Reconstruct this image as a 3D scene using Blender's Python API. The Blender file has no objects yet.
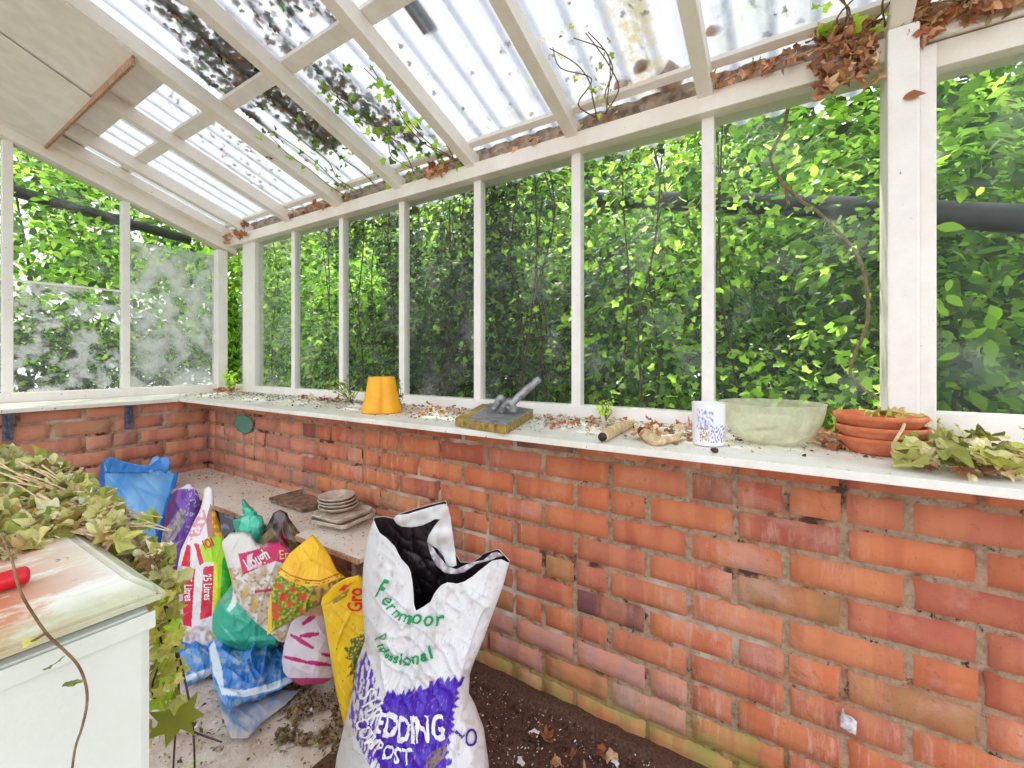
import bpy, bmesh, math, random
import numpy as np
from mathutils import Vector, Matrix, noise
from mathutils.bvhtree import BVHTree

random.seed(7); RNG = np.random.default_rng(11)
scene = bpy.context.scene
COL = scene.collection

# ------------------------------------------------------------------ camera, world, sun, exposure
EYE = 1.055
F = 440.0                       # focal length in pixels of the 1024x768 frame
cd = bpy.data.cameras.new('camera'); cam = bpy.data.objects.new('camera', cd); COL.objects.link(cam)
cam.location = (0, 0, EYE); cam.rotation_euler = (math.radians(90), 0, math.radians(-57.36))
cd.sensor_width = 36; cd.lens = 36*F/1024; cd.shift_y = -24/1024; cd.clip_start = .02; cd.clip_end = 200
scene.camera = cam

world = bpy.data.worlds.new('world'); scene.world = world; world.use_nodes = True
wn = world.node_tree.nodes; wl = world.node_tree.links
wn['Background'].inputs[0].default_value = (.90, .95, 1.0, 1)
wn['Background'].inputs[1].default_value = 1.7

sd = bpy.data.lights.new('sun', 'SUN'); sd.energy = 4.0; sd.angle = math.radians(1.2); sd.color = (1, .95, .86)
sun = bpy.data.objects.new('sun', sd); COL.objects.link(sun)
sun.rotation_euler = Vector((-.42, -.40, -.82)).to_track_quat('-Z', 'Y').to_euler()

scene.view_settings.view_transform = 'Standard'; scene.view_settings.look = 'None'
scene.view_settings.gamma = 1; scene.view_settings.use_curve_mapping = False
scene.view_settings.exposure = 0.30
scene.cycles.max_bounces = 8; scene.cycles.transparent_max_bounces = 24
scene.cycles.diffuse_bounces = 4; scene.cycles.caustics_reflective = False; scene.cycles.caustics_refractive = False
scene.cycles.sample_clamp_indirect = 6
scene.cycles.use_denoising = True

FW = Vector((.842, .5393, 0)); RT = Vector((.5396, -.842, 0))
def P(px, py, t):
    k = (px-512)/F
    p = (FW + RT*k)*t
    return Vector((p.x, p.y, EYE + (360-py)/F*t))
def on_z(px, py, z):            # point of the horizontal plane z seen there
    return P(px, py, F*(EYE-z)/(py-360))
def YX(px, X):                  # Y on the plane x=X
    k = (px-512)/F
    return X*(.5393-.842*k)/(.842+.5396*k)
def XY(px, Y):
    k = (px-512)/F
    return Y*(.842+.5396*k)/(.5393-.842*k)

# ------------------------------------------------------------------ materials
def srgb(r, g, b):
    f = lambda c: (c/255/12.92) if c/255 <= .04045 else ((c/255+.055)/1.055)**2.4
    return (f(r), f(g), f(b), 1)
class NT:
    def __init__(s, name):
        s.m = bpy.data.materials.new(name); s.m.use_nodes = True
        s.n = s.m.node_tree.nodes; s.l = s.m.node_tree.links
        s.b = s.n['Principled BSDF']; s.out = s.n['Material Output']
        s.tc = s.n.new('ShaderNodeTexCoord')
    def new(s, t, **k):
        nd = s.n.new(t)
        for a, v in k.items(): setattr(nd, a, v)
        return nd
    def noise(s, scale, detail=5, rough=.6, stretch=None, coord='Object', dist=0):
        nd = s.new('ShaderNodeTexNoise'); nd.inputs['Scale'].default_value = scale
        nd.inputs['Detail'].default_value = detail; nd.inputs['Roughness'].default_value = rough
        nd.inputs['Distortion'].default_value = dist
        if stretch:
            mp = s.new('ShaderNodeMapping'); mp.inputs['Scale'].default_value = stretch
            s.l.new(s.tc.outputs[coord], mp.inputs[0]); s.l.new(mp.outputs[0], nd.inputs['Vector'])
        else: s.l.new(s.tc.outputs[coord], nd.inputs['Vector'])
        return nd.outputs['Fac']
    def ramp(s, fac, a, b, ca=(0,0,0,1), cb=(1,1,1,1)):
        r = s.new('ShaderNodeValToRGB'); e = r.color_ramp.elements
        e[0].position = a; e[1].position = b; e[0].color = ca; e[1].color = cb
        s.l.new(fac, r.inputs[0]); return r.outputs[0]
    def mix(s, fac, a, b, mode='MIX'):
        m = s.new('ShaderNodeMix', data_type='RGBA', blend_type=mode)
        for sock, v in ((m.inputs['Factor'], fac), (m.inputs['A'], a), (m.inputs['B'], b)):
            if isinstance(v, (tuple, float, int)): sock.default_value = v
            else: s.l.new(v, sock)
        return m.outputs['Result']
    def math(s, op, a, b=0.):
        m = s.new('ShaderNodeMath', operation=op)
        for i, v in enumerate((a, b)):
            if isinstance(v, (float, int)): m.inputs[i].default_value = v
            else: s.l.new(v, m.inputs[i])
        return m.outputs[0]
    def sep(s, coord='Object'):
        x = s.new('ShaderNodeSeparateXYZ'); s.l.new(s.tc.outputs[coord], x.inputs[0]); return x.outputs
    def attr(s, name='Col'):
        a = s.new('ShaderNodeAttribute'); a.attribute_name = name; return a.outputs['Color']
    def base(s, v):
        if isinstance(v, tuple): s.b.inputs['Base Color'].default_value = v
        else: s.l.new(v, s.b.inputs['Base Color'])
    def bump(s, h, strength=.3, dist=.01):
        b = s.new('ShaderNodeBump'); b.inputs['Strength'].default_value = strength; b.inputs['Distance'].default_value = dist
        s.l.new(h, b.inputs['Height']); s.l.new(b.outputs[0], s.b.inputs['Normal'])
    def rough(s, v, spec=.5): s.b.inputs['Roughness'].default_value = v; s.b.inputs['Specular IOR Level'].default_value = spec
def simple(name, c, rough=.6, c2=None, scale=30, bump=.15, lo=.4, hi=.65, metal=0, stretch=None):
    t = NT(name)
    n = t.noise(scale, stretch=stretch)
    t.base(t.mix(t.ramp(n, lo, hi), c, c2) if c2 else c)
    t.rough(rough); t.b.inputs['Metallic'].default_value = metal
    if bump: t.bump(n, bump, .004)
    return t.m
def painted(name, c, dirt, grime=.5, specks=.62, green=None):
    t = NT(name)
    n1 = t.noise(6, 6, .7); n2 = t.noise(70, 3, .6); n3 = t.noise(220, 2)
    col = t.mix(t.math('MULTIPLY', t.ramp(n1, .42, .75), grime), c, dirt)
    col = t.mix(t.ramp(n2, specks, specks+.05), col, (dirt[0]*.35, dirt[1]*.3, dirt[2]*.25, 1))
    if green: col = t.mix(t.math('MULTIPLY', t.ramp(t.noise(9, 5), .5, .66), .6), col, green)
    t.base(col); t.rough(.55); t.bump(n3, .25, .002)
    return t.m
def attr_mat(name, rough=.5, spec=.5, bump=.1, bscale=60, trans=0., bdist=.004, stretch=None):
    t = NT(name); c = t.attr(); t.base(c); t.rough(rough, spec)
    if bump: t.bump(t.noise(bscale, 4, stretch=stretch), bump, bdist)
    if trans:
        tr = t.new('ShaderNodeBsdfTranslucent'); t.l.new(c, tr.inputs[0])
        hs = t.new('ShaderNodeHueSaturation'); hs.inputs['Value'].default_value = 1.85; hs.inputs['Saturation'].default_value = .94
        t.l.new(c, hs.inputs['Color']); t.l.new(hs.outputs[0], tr.inputs[0])
        mx = t.new('ShaderNodeMixShader'); mx.inputs[0].default_value = trans
        t.l.new(t.b.outputs[0], mx.inputs[1]); t.l.new(tr.outputs[0], mx.inputs[2]); t.l.new(mx.outputs[0], t.out.inputs[0])
    return t.m

M = {}
M['white'] = painted('aged_white_paint', srgb(246, 240, 236), srgb(214, 198, 184), .4, .71)
M['beam'] = painted('aged_cream_paint', srgb(246, 238, 230), srgb(222, 202, 184), .55, .71)
M['sill'] = painted('dirty_sill_paint', srgb(238, 235, 228), srgb(196, 180, 158), .6, .67)
M['bench'] = painted('dusty_bench_paint', srgb(238, 226, 216), srgb(196, 174, 158), .7, .64)
M['raw_edge'] = simple('raw_timber_edge', srgb(196, 150, 120), .7, srgb(160, 116, 90), 60)
M['board'] = simple('weathered_board', srgb(248, 243, 240), .7, srgb(238, 230, 224), 12, .1)
M['grime'] = simple('grimy_timber', srgb(178, 158, 142), .8, srgb(110, 90, 76), 26, .3)
M['black_rubber'] = simple('black_pipe_plastic', srgb(30, 28, 32), .35, srgb(52, 48, 52), 20, .1)
M['bracket'] = simple('blue_grey_steel', srgb(104, 116, 138), .45, srgb(70, 72, 84), 50, .1, metal=.4)
M['appliance'] = painted('appliance_enamel', srgb(228, 232, 226), srgb(212, 214, 200), .4, .74)
t = NT('rusty_lid_enamel')
n = t.noise(9, 6, .65, stretch=(1, 2.2, 1)); n2 = t.noise(40, 5, .7)
c = t.mix(t.math('MULTIPLY', t.ramp(t.noise(16, 5), .48, .66), .28), srgb(238, 236, 228), srgb(176, 184, 140))
sx = t.sep()
near = t.ramp(sx['X'], .08, .20, (1,1,1,1), (0,0,0,1))
rf = t.math('MULTIPLY', t.ramp(t.math('ADD', n, t.math('MULTIPLY', n2, .25)), .52, .62), near)
up = t.ramp(sx['Z'], .775, .80)
c = t.mix(t.math('MULTIPLY', rf, up), c, srgb(200, 104, 40))
c = t.mix(t.math('MULTIPLY', t.ramp(sx['Z'], .798, .803, (1,1,1,1), (0,0,0,1)), t.math('ADD', .35, t.math('MULTIPLY', n2, .5))), c, srgb(178, 182, 138))
c = t.mix(t.ramp(n2, .66, .70), c, srgb(90, 66, 48)); t.base(c); t.rough(.45); t.bump(n2, .2, .003)
M['lid'] = t.m
M['gasket'] = simple('grey_gasket', srgb(92, 92, 86), .7)
M['red_grip'] = simple('red_plastic_grip', srgb(214, 18, 40), .35, srgb(180, 16, 36), 20, .05)
M['steel'] = simple('weathered_steel', srgb(168, 168, 172), .45, srgb(118, 112, 112), 45, .15, metal=.5)
M['mossy_wood'] = simple('mossy_wood', srgb(176, 146, 74), .8, srgb(110, 92, 48), 60, .4)
M['yellow_pot'] = simple('yellow_pot_plastic', srgb(252, 178, 32), .5, srgb(226, 140, 40), 14, .1, lo=.45, hi=.8)
M['terracotta'] = simple('terracotta', srgb(206, 110, 72), .8, srgb(226, 150, 110), 25, .2, lo=.45, hi=.75)
M['pale_plastic'] = simple('dusty_plastic_saucer', srgb(222, 208, 194), .7, srgb(184, 164, 148), 30, .2)
M['tray'] = simple('dirty_tray', srgb(160, 132, 112), .8, srgb(96, 76, 62), 30, .3)
M['soil'] = simple('dark_soil', srgb(104, 74, 60), .95, srgb(70, 48, 40), 120, .9)
M['stem'] = simple('woody_stem', srgb(150, 118, 84), .8, srgb(108, 80, 56), 60, .2)
M['pale_stem'] = simple('pale_dry_stem', srgb(226, 200, 160), .8, srgb(190, 160, 120), 60, .2)
M['dark_stem'] = simple('dark_vine_stem', srgb(84, 58, 44), .8, srgb(60, 42, 34), 60, .2)
M['leaf'] = attr_mat('green_leaf', .45, .4, 0, trans=.58)
M['dry_leaf'] = attr_mat('dry_leaf', .7, .2, .3, 90, trans=.15)
M['crumb'] = attr_mat('crumbs', .9, .2, 0)
M['bag'] = attr_mat('printed_sack_plastic', .36, .5, .35, 16, bdist=.008, stretch=(1, 1, .6))
M['bag_gloss'] = attr_mat('glossy_film', .2, .6, .4, 16, bdist=.008)
M['bag_inner'] = simple('black_sack_lining', srgb(30, 20, 28), .38, srgb(44, 32, 40), 30, .3)
M['print_green'] = simple('green_ink', srgb(20, 150, 84), .45, None, bump=0)
M['print_white'] = simple('white_ink', srgb(238, 234, 236), .45, None, bump=0)
M['print_purple'] = simple('purple_ink', srgb(66, 30, 140), .45, None, bump=0)
M['print_red'] = simple('red_ink', srgb(224, 52, 22), .45, None, bump=0)
M['print_cream'] = simple('cream_ink', srgb(250, 200, 150), .45, None, bump=0)
M['ceramic'] = attr_mat('glazed_ceramic', .15, .6, 0)
M['teal_paint'] = simple('teal_paint', srgb(92, 138, 120), .7, None, bump=.1)
M['paint_chip'] = simple('white_paint_chip', srgb(232, 228, 232), .6, srgb(160, 156, 160), 80)
M['rendered'] = simple('pale_render', srgb(214, 214, 206), .9, srgb(170, 172, 160), 3, .1)
M['bark'] = simple('bark', srgb(112, 96, 74), .9, srgb(70, 58, 44), 20, .6)

# concrete floor
t = NT('weathered_concrete')
n1 = t.noise(5, 7, .7); n2 = t.noise(34, 5, .75); n3 = t.noise(140, 3, .7)
c = t.mix(t.ramp(n1, .38, .62), srgb(236, 226, 220), srgb(196, 174, 162))
c = t.mix(t.math('MULTIPLY', t.ramp(t.noise(7, 5, dist=.4), .55, .68), .75), c, srgb(150, 152, 96))
c = t.mix(t.ramp(n2, .58, .68), c, srgb(110, 84, 76)); c = t.mix(t.ramp(n3, .66, .72), c, srgb(236, 228, 220))
t.base(c); t.rough(.9); t.bump(n2, .7, .012); M['concrete'] = t.m
t = NT('garden_ground'); n1 = t.noise(3, 6)
t.base(t.mix(n1, srgb(86, 100, 40), srgb(96, 70, 44))); t.rough(1); M['ground'] = t.m
# bricks (per-brick colour attribute; kiss marks, white bloom and soot of their own shape)
t = NT('fired_brick')
c = t.attr()
n1 = t.noise(9, 5, .6); n2 = t.noise(90, 4, .7)
bands = t.noise(11, 2, .4, stretch=(1, 1, .16)); bands2 = t.noise(17, 2, .4, stretch=(1, 1, .12))
c = t.mix(t.math('MULTIPLY', t.ramp(bands, .50, .55), .35), c, srgb(222, 146, 104))
c = t.mix(t.math('MULTIPLY', t.ramp(bands2, .56, .61), .28), c, srgb(168, 88, 72))
c = t.mix(t.math('MULTIPLY', t.ramp(n1, .42, .70), .35), c, srgb(214, 138, 96))
sA = t.noise(46, 5, .75, stretch=(1, 1, .16)); sB = t.noise(2.6, 3)
c = t.mix(t.math('MULTIPLY', t.math('MULTIPLY', t.ramp(sA, .50, .66), t.ramp(sB, .50, .64)), .5), c, srgb(226, 190, 176))
c = t.mix(t.math('MULTIPLY', t.ramp(t.noise(4, 6, .7, dist=.5), .56, .70), .5), c, srgb(206, 170, 160))
sootn = t.noise(7, 6, .75, stretch=(1, 1, .8), dist=.6)
c = t.mix(t.math('MULTIPLY', t.ramp(sootn, .62, .72), .6), c, srgb(104, 62, 56))
c = t.mix(t.math('MULTIPLY', t.ramp(n2, .62, .70), .45), c, srgb(130, 76, 62))
t.base(c); t.rough(.85, .3); t.bump(t.math('ADD', n2, t.math('MULTIPLY', n1, 1.5)), .45, .005); M['brick'] = t.m
t = NT('lime_mortar')
n1 = t.noise(60, 5, .7); n2 = t.noise(8, 5)
c = t.mix(t.ramp(n1, .35, .7), srgb(182, 156, 132), srgb(136, 110, 92))
c = t.mix(t.math('MULTIPLY', t.ramp(n2, .5, .62), .8), c, srgb(190, 140, 112))
c = t.mix(t.ramp(n2, .58, .66), c, srgb(84, 64, 56))
c = t.mix(t.ramp(t.noise(34, 4, .7), .60, .66), c, srgb(70, 52, 46))
c = t.mix(t.ramp(t.noise(3.1, 3), .55, .66), c, srgb(204, 192, 178))
sz = t.sep()['Z']
c = t.mix(t.math('MULTIPLY', t.ramp(sz, .05, .17, (1,1,1,1), (0,0,0,1)), .8), c, srgb(150, 136, 70))
t.base(c); t.rough(.95, .2); t.bump(n1, .8, .006); M['mortar'] = t.m

# roof sheet: white corrugated translucent plastic, troughs painted darker for dirt and corrugation shading
t = NT('translucent_sheet')
n1 = t.noise(5, 5); n2 = t.noise(40, 5, .7, stretch=(.35, 1, 1))
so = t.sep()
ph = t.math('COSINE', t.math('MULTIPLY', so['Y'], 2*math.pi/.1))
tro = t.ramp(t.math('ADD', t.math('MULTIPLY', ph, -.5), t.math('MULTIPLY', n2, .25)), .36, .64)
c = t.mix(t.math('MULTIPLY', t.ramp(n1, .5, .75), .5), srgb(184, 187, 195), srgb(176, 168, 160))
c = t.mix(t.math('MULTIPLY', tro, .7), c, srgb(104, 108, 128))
c = t.mix(t.math('MULTIPLY', t.ramp(n2, .60, .70), .5), c, srgb(140, 124, 108))
band = t.math('MULTIPLY', t.ramp(t.math('ABSOLUTE', t.math('ADD', so['Y'], -.385)), .035, .075, (1,1,1,1), (0,0,0,1)), t.ramp(t.noise(22, 5, .7), .40, .60))
c = t.mix(t.math('MULTIPLY', band, .8), c, srgb(150, 136, 70))
tr = t.new('ShaderNodeBsdfTranslucent'); df = t.new('ShaderNodeBsdfDiffuse'); tp = t.new('ShaderNodeBsdfTransparent')
t.l.new(c, tr.inputs[0]); t.l.new(c, df.inputs[0]); tp.inputs[0].default_value = (.9, .93, 1, 1)
m1 = t.new('ShaderNodeMixShader'); m1.inputs[0].default_value = .66; t.l.new(df.outputs[0], m1.inputs[1]); t.l.new(tr.outputs[0], m1.inputs[2])
m2 = t.new('ShaderNodeMixShader'); m2.inputs[0].default_value = .08; t.l.new(m1.outputs[0], m2.inputs[1]); t.l.new(tp.outputs[0], m2.inputs[2])
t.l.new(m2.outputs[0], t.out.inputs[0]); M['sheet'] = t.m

def glass(name, dirt_lo, dirt_hi, dirt_max, scale=7, base_haze=.03, tint=(.96, .99, .97, 1), fine=True, film=srgb(226, 224, 232)):
    t = NT(name)
    tp = t.new('ShaderNodeBsdfTransparent'); tp.inputs[0].default_value = tint
    gl = t.new('ShaderNodeBsdfGlossy'); gl.inputs['Roughness'].default_value = .03
    lw = t.new('ShaderNodeLayerWeight'); lw.inputs[0].default_value = .12
    g = t.new('ShaderNodeMixShader'); t.l.new(t.math('MINIMUM', lw.outputs['Fresnel'], .35), g.inputs[0]); t.l.new(tp.outputs[0], g.inputs[1]); t.l.new(gl.outputs[0], g.inputs[2])
    d1 = t.new('ShaderNodeBsdfDiffuse'); d2 = t.new('ShaderNodeBsdfTranslucent')
    for d in (d1, d2): d.inputs[0].default_value = film
    dd = t.new('ShaderNodeMixShader'); dd.inputs[0].default_value = .5; t.l.new(d1.outputs[0], dd.inputs[1]); t.l.new(d2.outputs[0], dd.inputs[2])
    n = t.noise(scale, 4, .55, dist=.3); f = t.ramp(n, dirt_lo, dirt_hi)
    if fine: f = t.math('MULTIPLY', f, t.math('ADD', -.1, t.math('MULTIPLY', t.noise(150, 3, .8), 2.0)))
    f = t.math('ADD', t.math('MULTIPLY', f, dirt_max), base_haze)
    f = t.math('MINIMUM', f, .95)
    mx = t.new('ShaderNodeMixShader'); t.l.new(f, mx.inputs[0]); t.l.new(g.outputs[0], mx.inputs[1]); t.l.new(dd.outputs[0], mx.inputs[2])
    t.l.new(mx.outputs[0], t.out.inputs[0]); return t.m
M['glass'] = glass('window_glass', .52, .80, .22, 4, .02)
M['dirty_glass'] = glass('dirty_window_glass', .48, .62, .55, 14, .05)
M['misty_glass'] = glass('misty_window_glass', .40, .62, .50, 9, .12)
M['bowl_glass'] = glass('frosted_bowl_glass', .30, .72, .22, 40, .27, (.98, .98, .93, 1), True, srgb(246, 244, 226))

# ------------------------------------------------------------------ mesh helpers
def link(o, parent=None):
    COL.objects.link(o)
    if parent: o.parent = parent
    return o
def mesh_obj(name, verts, faces, mats, parent=None, smooth=False, cols=None, fmat=None):
    me = bpy.data.meshes.new(name); me.from_pydata([tuple(v) for v in verts], [], faces)
    for m in (mats if isinstance(mats, (list, tuple)) else [mats]): me.materials.append(m)
    if smooth: me.polygons.foreach_set('use_smooth', [True]*len(me.polygons))
    if fmat is not None: me.polygons.foreach_set('material_index', fmat)
    if cols is not None:
        a = me.color_attributes.new('Col', 'FLOAT_COLOR', 'POINT')
        c = np.ones((len(verts), 4), dtype=np.float32); c[:, :3] = np.asarray(cols)[:, :3]
        a.data.foreach_set('color', c.ravel())
    me.update()
    return link(bpy.data.objects.new(name, me), parent)
def bm_obj(name, bm, mats, parent=None, smooth=False):
    me = bpy.data.meshes.new(name); bmesh.ops.recalc_face_normals(bm, faces=bm.faces[:]); bm.to_mesh(me); bm.free()
    for m in (mats if isinstance(mats, (list, tuple)) else [mats]): me.materials.append(m)
    if smooth: me.polygons.foreach_set('use_smooth', [True]*len(me.polygons))
    return link(bpy.data.objects.new(name, me), parent)
def tag(o, label=None, cat=None, group=None, kind=None):
    if label: o['label'] = label
    if cat: o['category'] = cat
    if group: o['group'] = group
    if kind: o['kind'] = kind
    return o
def struct(o): o['kind'] = 'structure'; return o
def thing(name, label, cat, loc=(0, 0, 0), group=None):
    o = bpy.data.objects.new(name, None); COL.objects.link(o); o.location = loc; o.empty_display_size = .05
    return tag(o, label, cat, group)
def adopt(root, *parts):        # parent parts built in world coordinates
    for p in parts:
        p.parent = root; p.matrix_parent_inverse = Matrix.Translation(root.location).inverted()
    return root
def add_hex(bm, c8, bev=0.0):
    vs = [bm.verts.new(c) for c in c8]
    fs = [bm.faces.new([vs[i] for i in f]) for f in ((0,3,2,1),(4,5,6,7),(0,1,5,4),(1,2,6,5),(2,3,7,6),(3,0,4,7))]
    if bev:
        es = {e for f in fs for e in f.edges}
        bmesh.ops.bevel(bm, geom=list(es), offset=bev, segments=2, affect='EDGES', profile=.6)
def add_box(bm, x0, x1, y0, y1, z0, z1, bev=0.0):
    add_hex(bm, [(x0,y0,z0),(x1,y0,z0),(x1,y1,z0),(x0,y1,z0),(x0,y0,z1),(x1,y0,z1),(x1,y1,z1),(x0,y1,z1)], bev)
def box(name, mat, x0, x1, y0, y1, z0, z1, bev=.002, parent=None):
    bm = bmesh.new(); add_box(bm, x0, x1, y0, y1, z0, z1, bev); return bm_obj(name, bm, mat, parent)
def tube_data(pts, rads, n=8):
    pts = [Vector(p) for p in pts]; vs = []; fs = []
    if not isinstance(rads, (list, tuple)): rads = [rads]*len(pts)
    up = None
    for i, p in enumerate(pts):
        d = (pts[min(i+1, len(pts)-1)] - pts[max(i-1, 0)]).normalized()
        if up is None: up = d.orthogonal().normalized()
        up = (up - d*up.dot(d))
        up = up.normalized() if up.length > 1e-6 else d.orthogonal().normalized()
        s = d.cross(up)
        for k in range(n):
            a = 2*math.pi*k/n; vs.append(p + (up*math.cos(a) + s*math.sin(a))*rads[i])
    for i in range(len(pts)-1):
        for k in range(n):
            a = i*n+k; b = i*n+(k+1) % n; fs.append((a, b, b+n, a+n))
    fs.append(tuple(range(n-1, -1, -1))); fs.append(tuple(range(len(vs)-n, len(vs))))
    return vs, fs
def spline(pts, sub=6):
    pts = [Vector(p) for p in pts]; out = []
    for i in range(len(pts)-1):
        p0 = pts[max(i-1, 0)]; p1 = pts[i]; p2 = pts[i+1]; p3 = pts[min(i+2, len(pts)-1)]
        for s in range(sub):
            u = s/sub
            out.append(.5*((2*p1)+(p2-p0)*u+(2*p0-5*p1+4*p2-p3)*u*u+(3*p1-p0-3*p2+p3)*u**3))
    out.append(pts[-1]); return out
def tube(name, pts, rads, mat, parent=None, n=8, sub=6):
    sp = spline(pts, sub) if sub > 1 else [Vector(p) for p in pts]
    if isinstance(rads, (list, tuple)):
        r = list(np.interp(np.linspace(0, 1, len(sp)), np.linspace(0, 1, len(rads)), rads))
    else: r = rads
    vs, fs = tube_data(sp, r, n)
    return mesh_obj(name, vs, fs, mat, parent, True)
class Merge:                    # several tubes that are one stem system
    def __init__(s): s.v = []; s.f = []
    def add(s, vs, fs):
        o = len(s.v); s.v += list(vs); s.f += [tuple(i+o for i in f) for f in fs]
    def tube(s, pts, r, n=6, sub=4):
        sp = spline(pts, sub)
        rr = list(np.interp(np.linspace(0, 1, len(sp)), np.linspace(0, 1, len(r)), r)) if isinstance(r, (list, tuple)) else r
        s.add(*tube_data(sp, rr, n))
    def obj(s, name, mat, parent=None): return mesh_obj(name, s.v, s.f, mat, parent, True)
def lathe(name, prof, mat, loc, parent=None, n=48, cols=None, wob=None):
    vs = []; fs = []; cc = []
    for j, (r, z) in enumerate(prof):
        for k in range(n):
            a = 2*math.pi*k/n; q = wob(a, z) if wob else 1
            vs.append((loc[0]+r*q*math.cos(a), loc[1]+r*q*math.sin(a), loc[2]+z))
            if cols: cc.append(cols(a, r, z, j))
    for j in range(len(prof)-1):
        for k in range(n):
            a = j*n+k; b = j*n+(k+1) % n; fs.append((a, b, b+n, a+n))
    return mesh_obj(name, vs, fs, mat, parent, True, cc if cols else None)

# leaves: many blades in one mesh (they are the foliage part of one plant)
def lobed(n=5):
    pts = []
    for i in range(n):
        a = math.radians(-118 + 236*i/(n-1)) + math.pi/2
        r = (.66, .88, 1.12, .88, .66)[i] if n == 5 else 1
        pts.append((r*math.cos(a), r*math.sin(a)))
        if i < n-1:
            b = math.radians(-118 + 236*(i+.5)/(n-1)) + math.pi/2
            pts.append((.66*math.cos(b), .66*math.sin(b)))
    return [(0, -.12)] + pts
IVY = np.array([(0, .15)] + lobed()) * .5
OVAL = np.array([(0, 0), (0, -.5), (.2, -.28), (.27, 0), (.17, .3), (0, .58), (-.17, .3), (-.27, 0), (-.2, -.28)])
def smooth_outline(p, per=3):
    p = np.asarray(p)[1:]; n = len(p); out = []
    for i in range(n):
        p0, p1, p2, p3 = p[i-1], p[i], p[(i+1) % n], p[(i+2) % n]
        for k in range(per):
            u = k/per; q = .5*((2*p1)+(p2-p0)*u+(2*p0-5*p1+4*p2-p3)*u*u+(3*p1-p0-3*p2+p3)*u**3)
            out.append(p1*(1-u)*.35+p2*u*.35+q*.65)
    return np.array(out)
def leaf_cloud(name, C, N, size, colr, mat, shape=IVY, curl=.25, parent=None, fold=0.15, fine=False):
    if fine: return fine_leaves(name, C, N, size, colr, mat, shape, curl, parent, fold)
    C = np.asarray(C, float); n = len(C); N = np.asarray(N, float); N /= np.linalg.norm(N, axis=1, keepdims=True)+1e-9
    size = np.broadcast_to(size, (n,)); K = len(shape)
    ref = RNG.normal(size=(n, 3)); U = np.cross(N, ref); U /= np.linalg.norm(U, axis=1, keepdims=True)+1e-9; V = np.cross(N, U)
    x = shape[:, 0]; y = shape[:, 1]
    cr = curl*(RNG.random(n)*1.6-.3)
    zz = -(x**2+y**2)[None, :]*cr[:, None]*2 + np.abs(x)[None, :]*fold*(RNG.random(n)*2)[:, None] + RNG.normal(size=(n, K))*.05*curl*2
    p = C[:, None, :] + size[:, None, None]*(x[None, :, None]*U[:, None, :] + y[None, :, None]*V[:, None, :] + zz[:, :, None]*N[:, None, :])
    verts = p.reshape(-1, 3)
    ring = np.arange(1, K); nx = np.roll(ring, -1)
    tri = np.stack([np.zeros(K-1, int), ring, nx], 1)
    faces = (tri[None] + (np.arange(n)*K)[:, None, None]).reshape(-1, 3)
    me = bpy.data.meshes.new(name)
    me.vertices.add(len(verts)); me.vertices.foreach_set('co', verts.ravel())
    me.loops.add(faces.size); me.loops.foreach_set('vertex_index', faces.ravel().astype(np.int32))
    me.polygons.add(len(faces)); me.polygons.foreach_set('loop_start', np.arange(0, faces.size, 3, dtype=np.int32))
    me.polygons.foreach_set('loop_total', np.full(len(faces), 3, dtype=np.int32))
    me.materials.append(mat); me.update(calc_edges=True)
    me.polygons.foreach_set('use_smooth', [True]*len(faces))
    colr = np.asarray(colr, float)[:, :3]
    pal = colr[RNG.integers(0, len(colr), n)]*(.55+.85*RNG.random((n, 1)))
    a = me.color_attributes.new('Col', 'FLOAT_COLOR', 'POINT')
    c = np.ones((n, K, 4), np.float32); c[:, :, :3] = pal[:, None, :]; a.data.foreach_set('color', c.ravel())
    return link(bpy.data.objects.new(name, me), parent)
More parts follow.
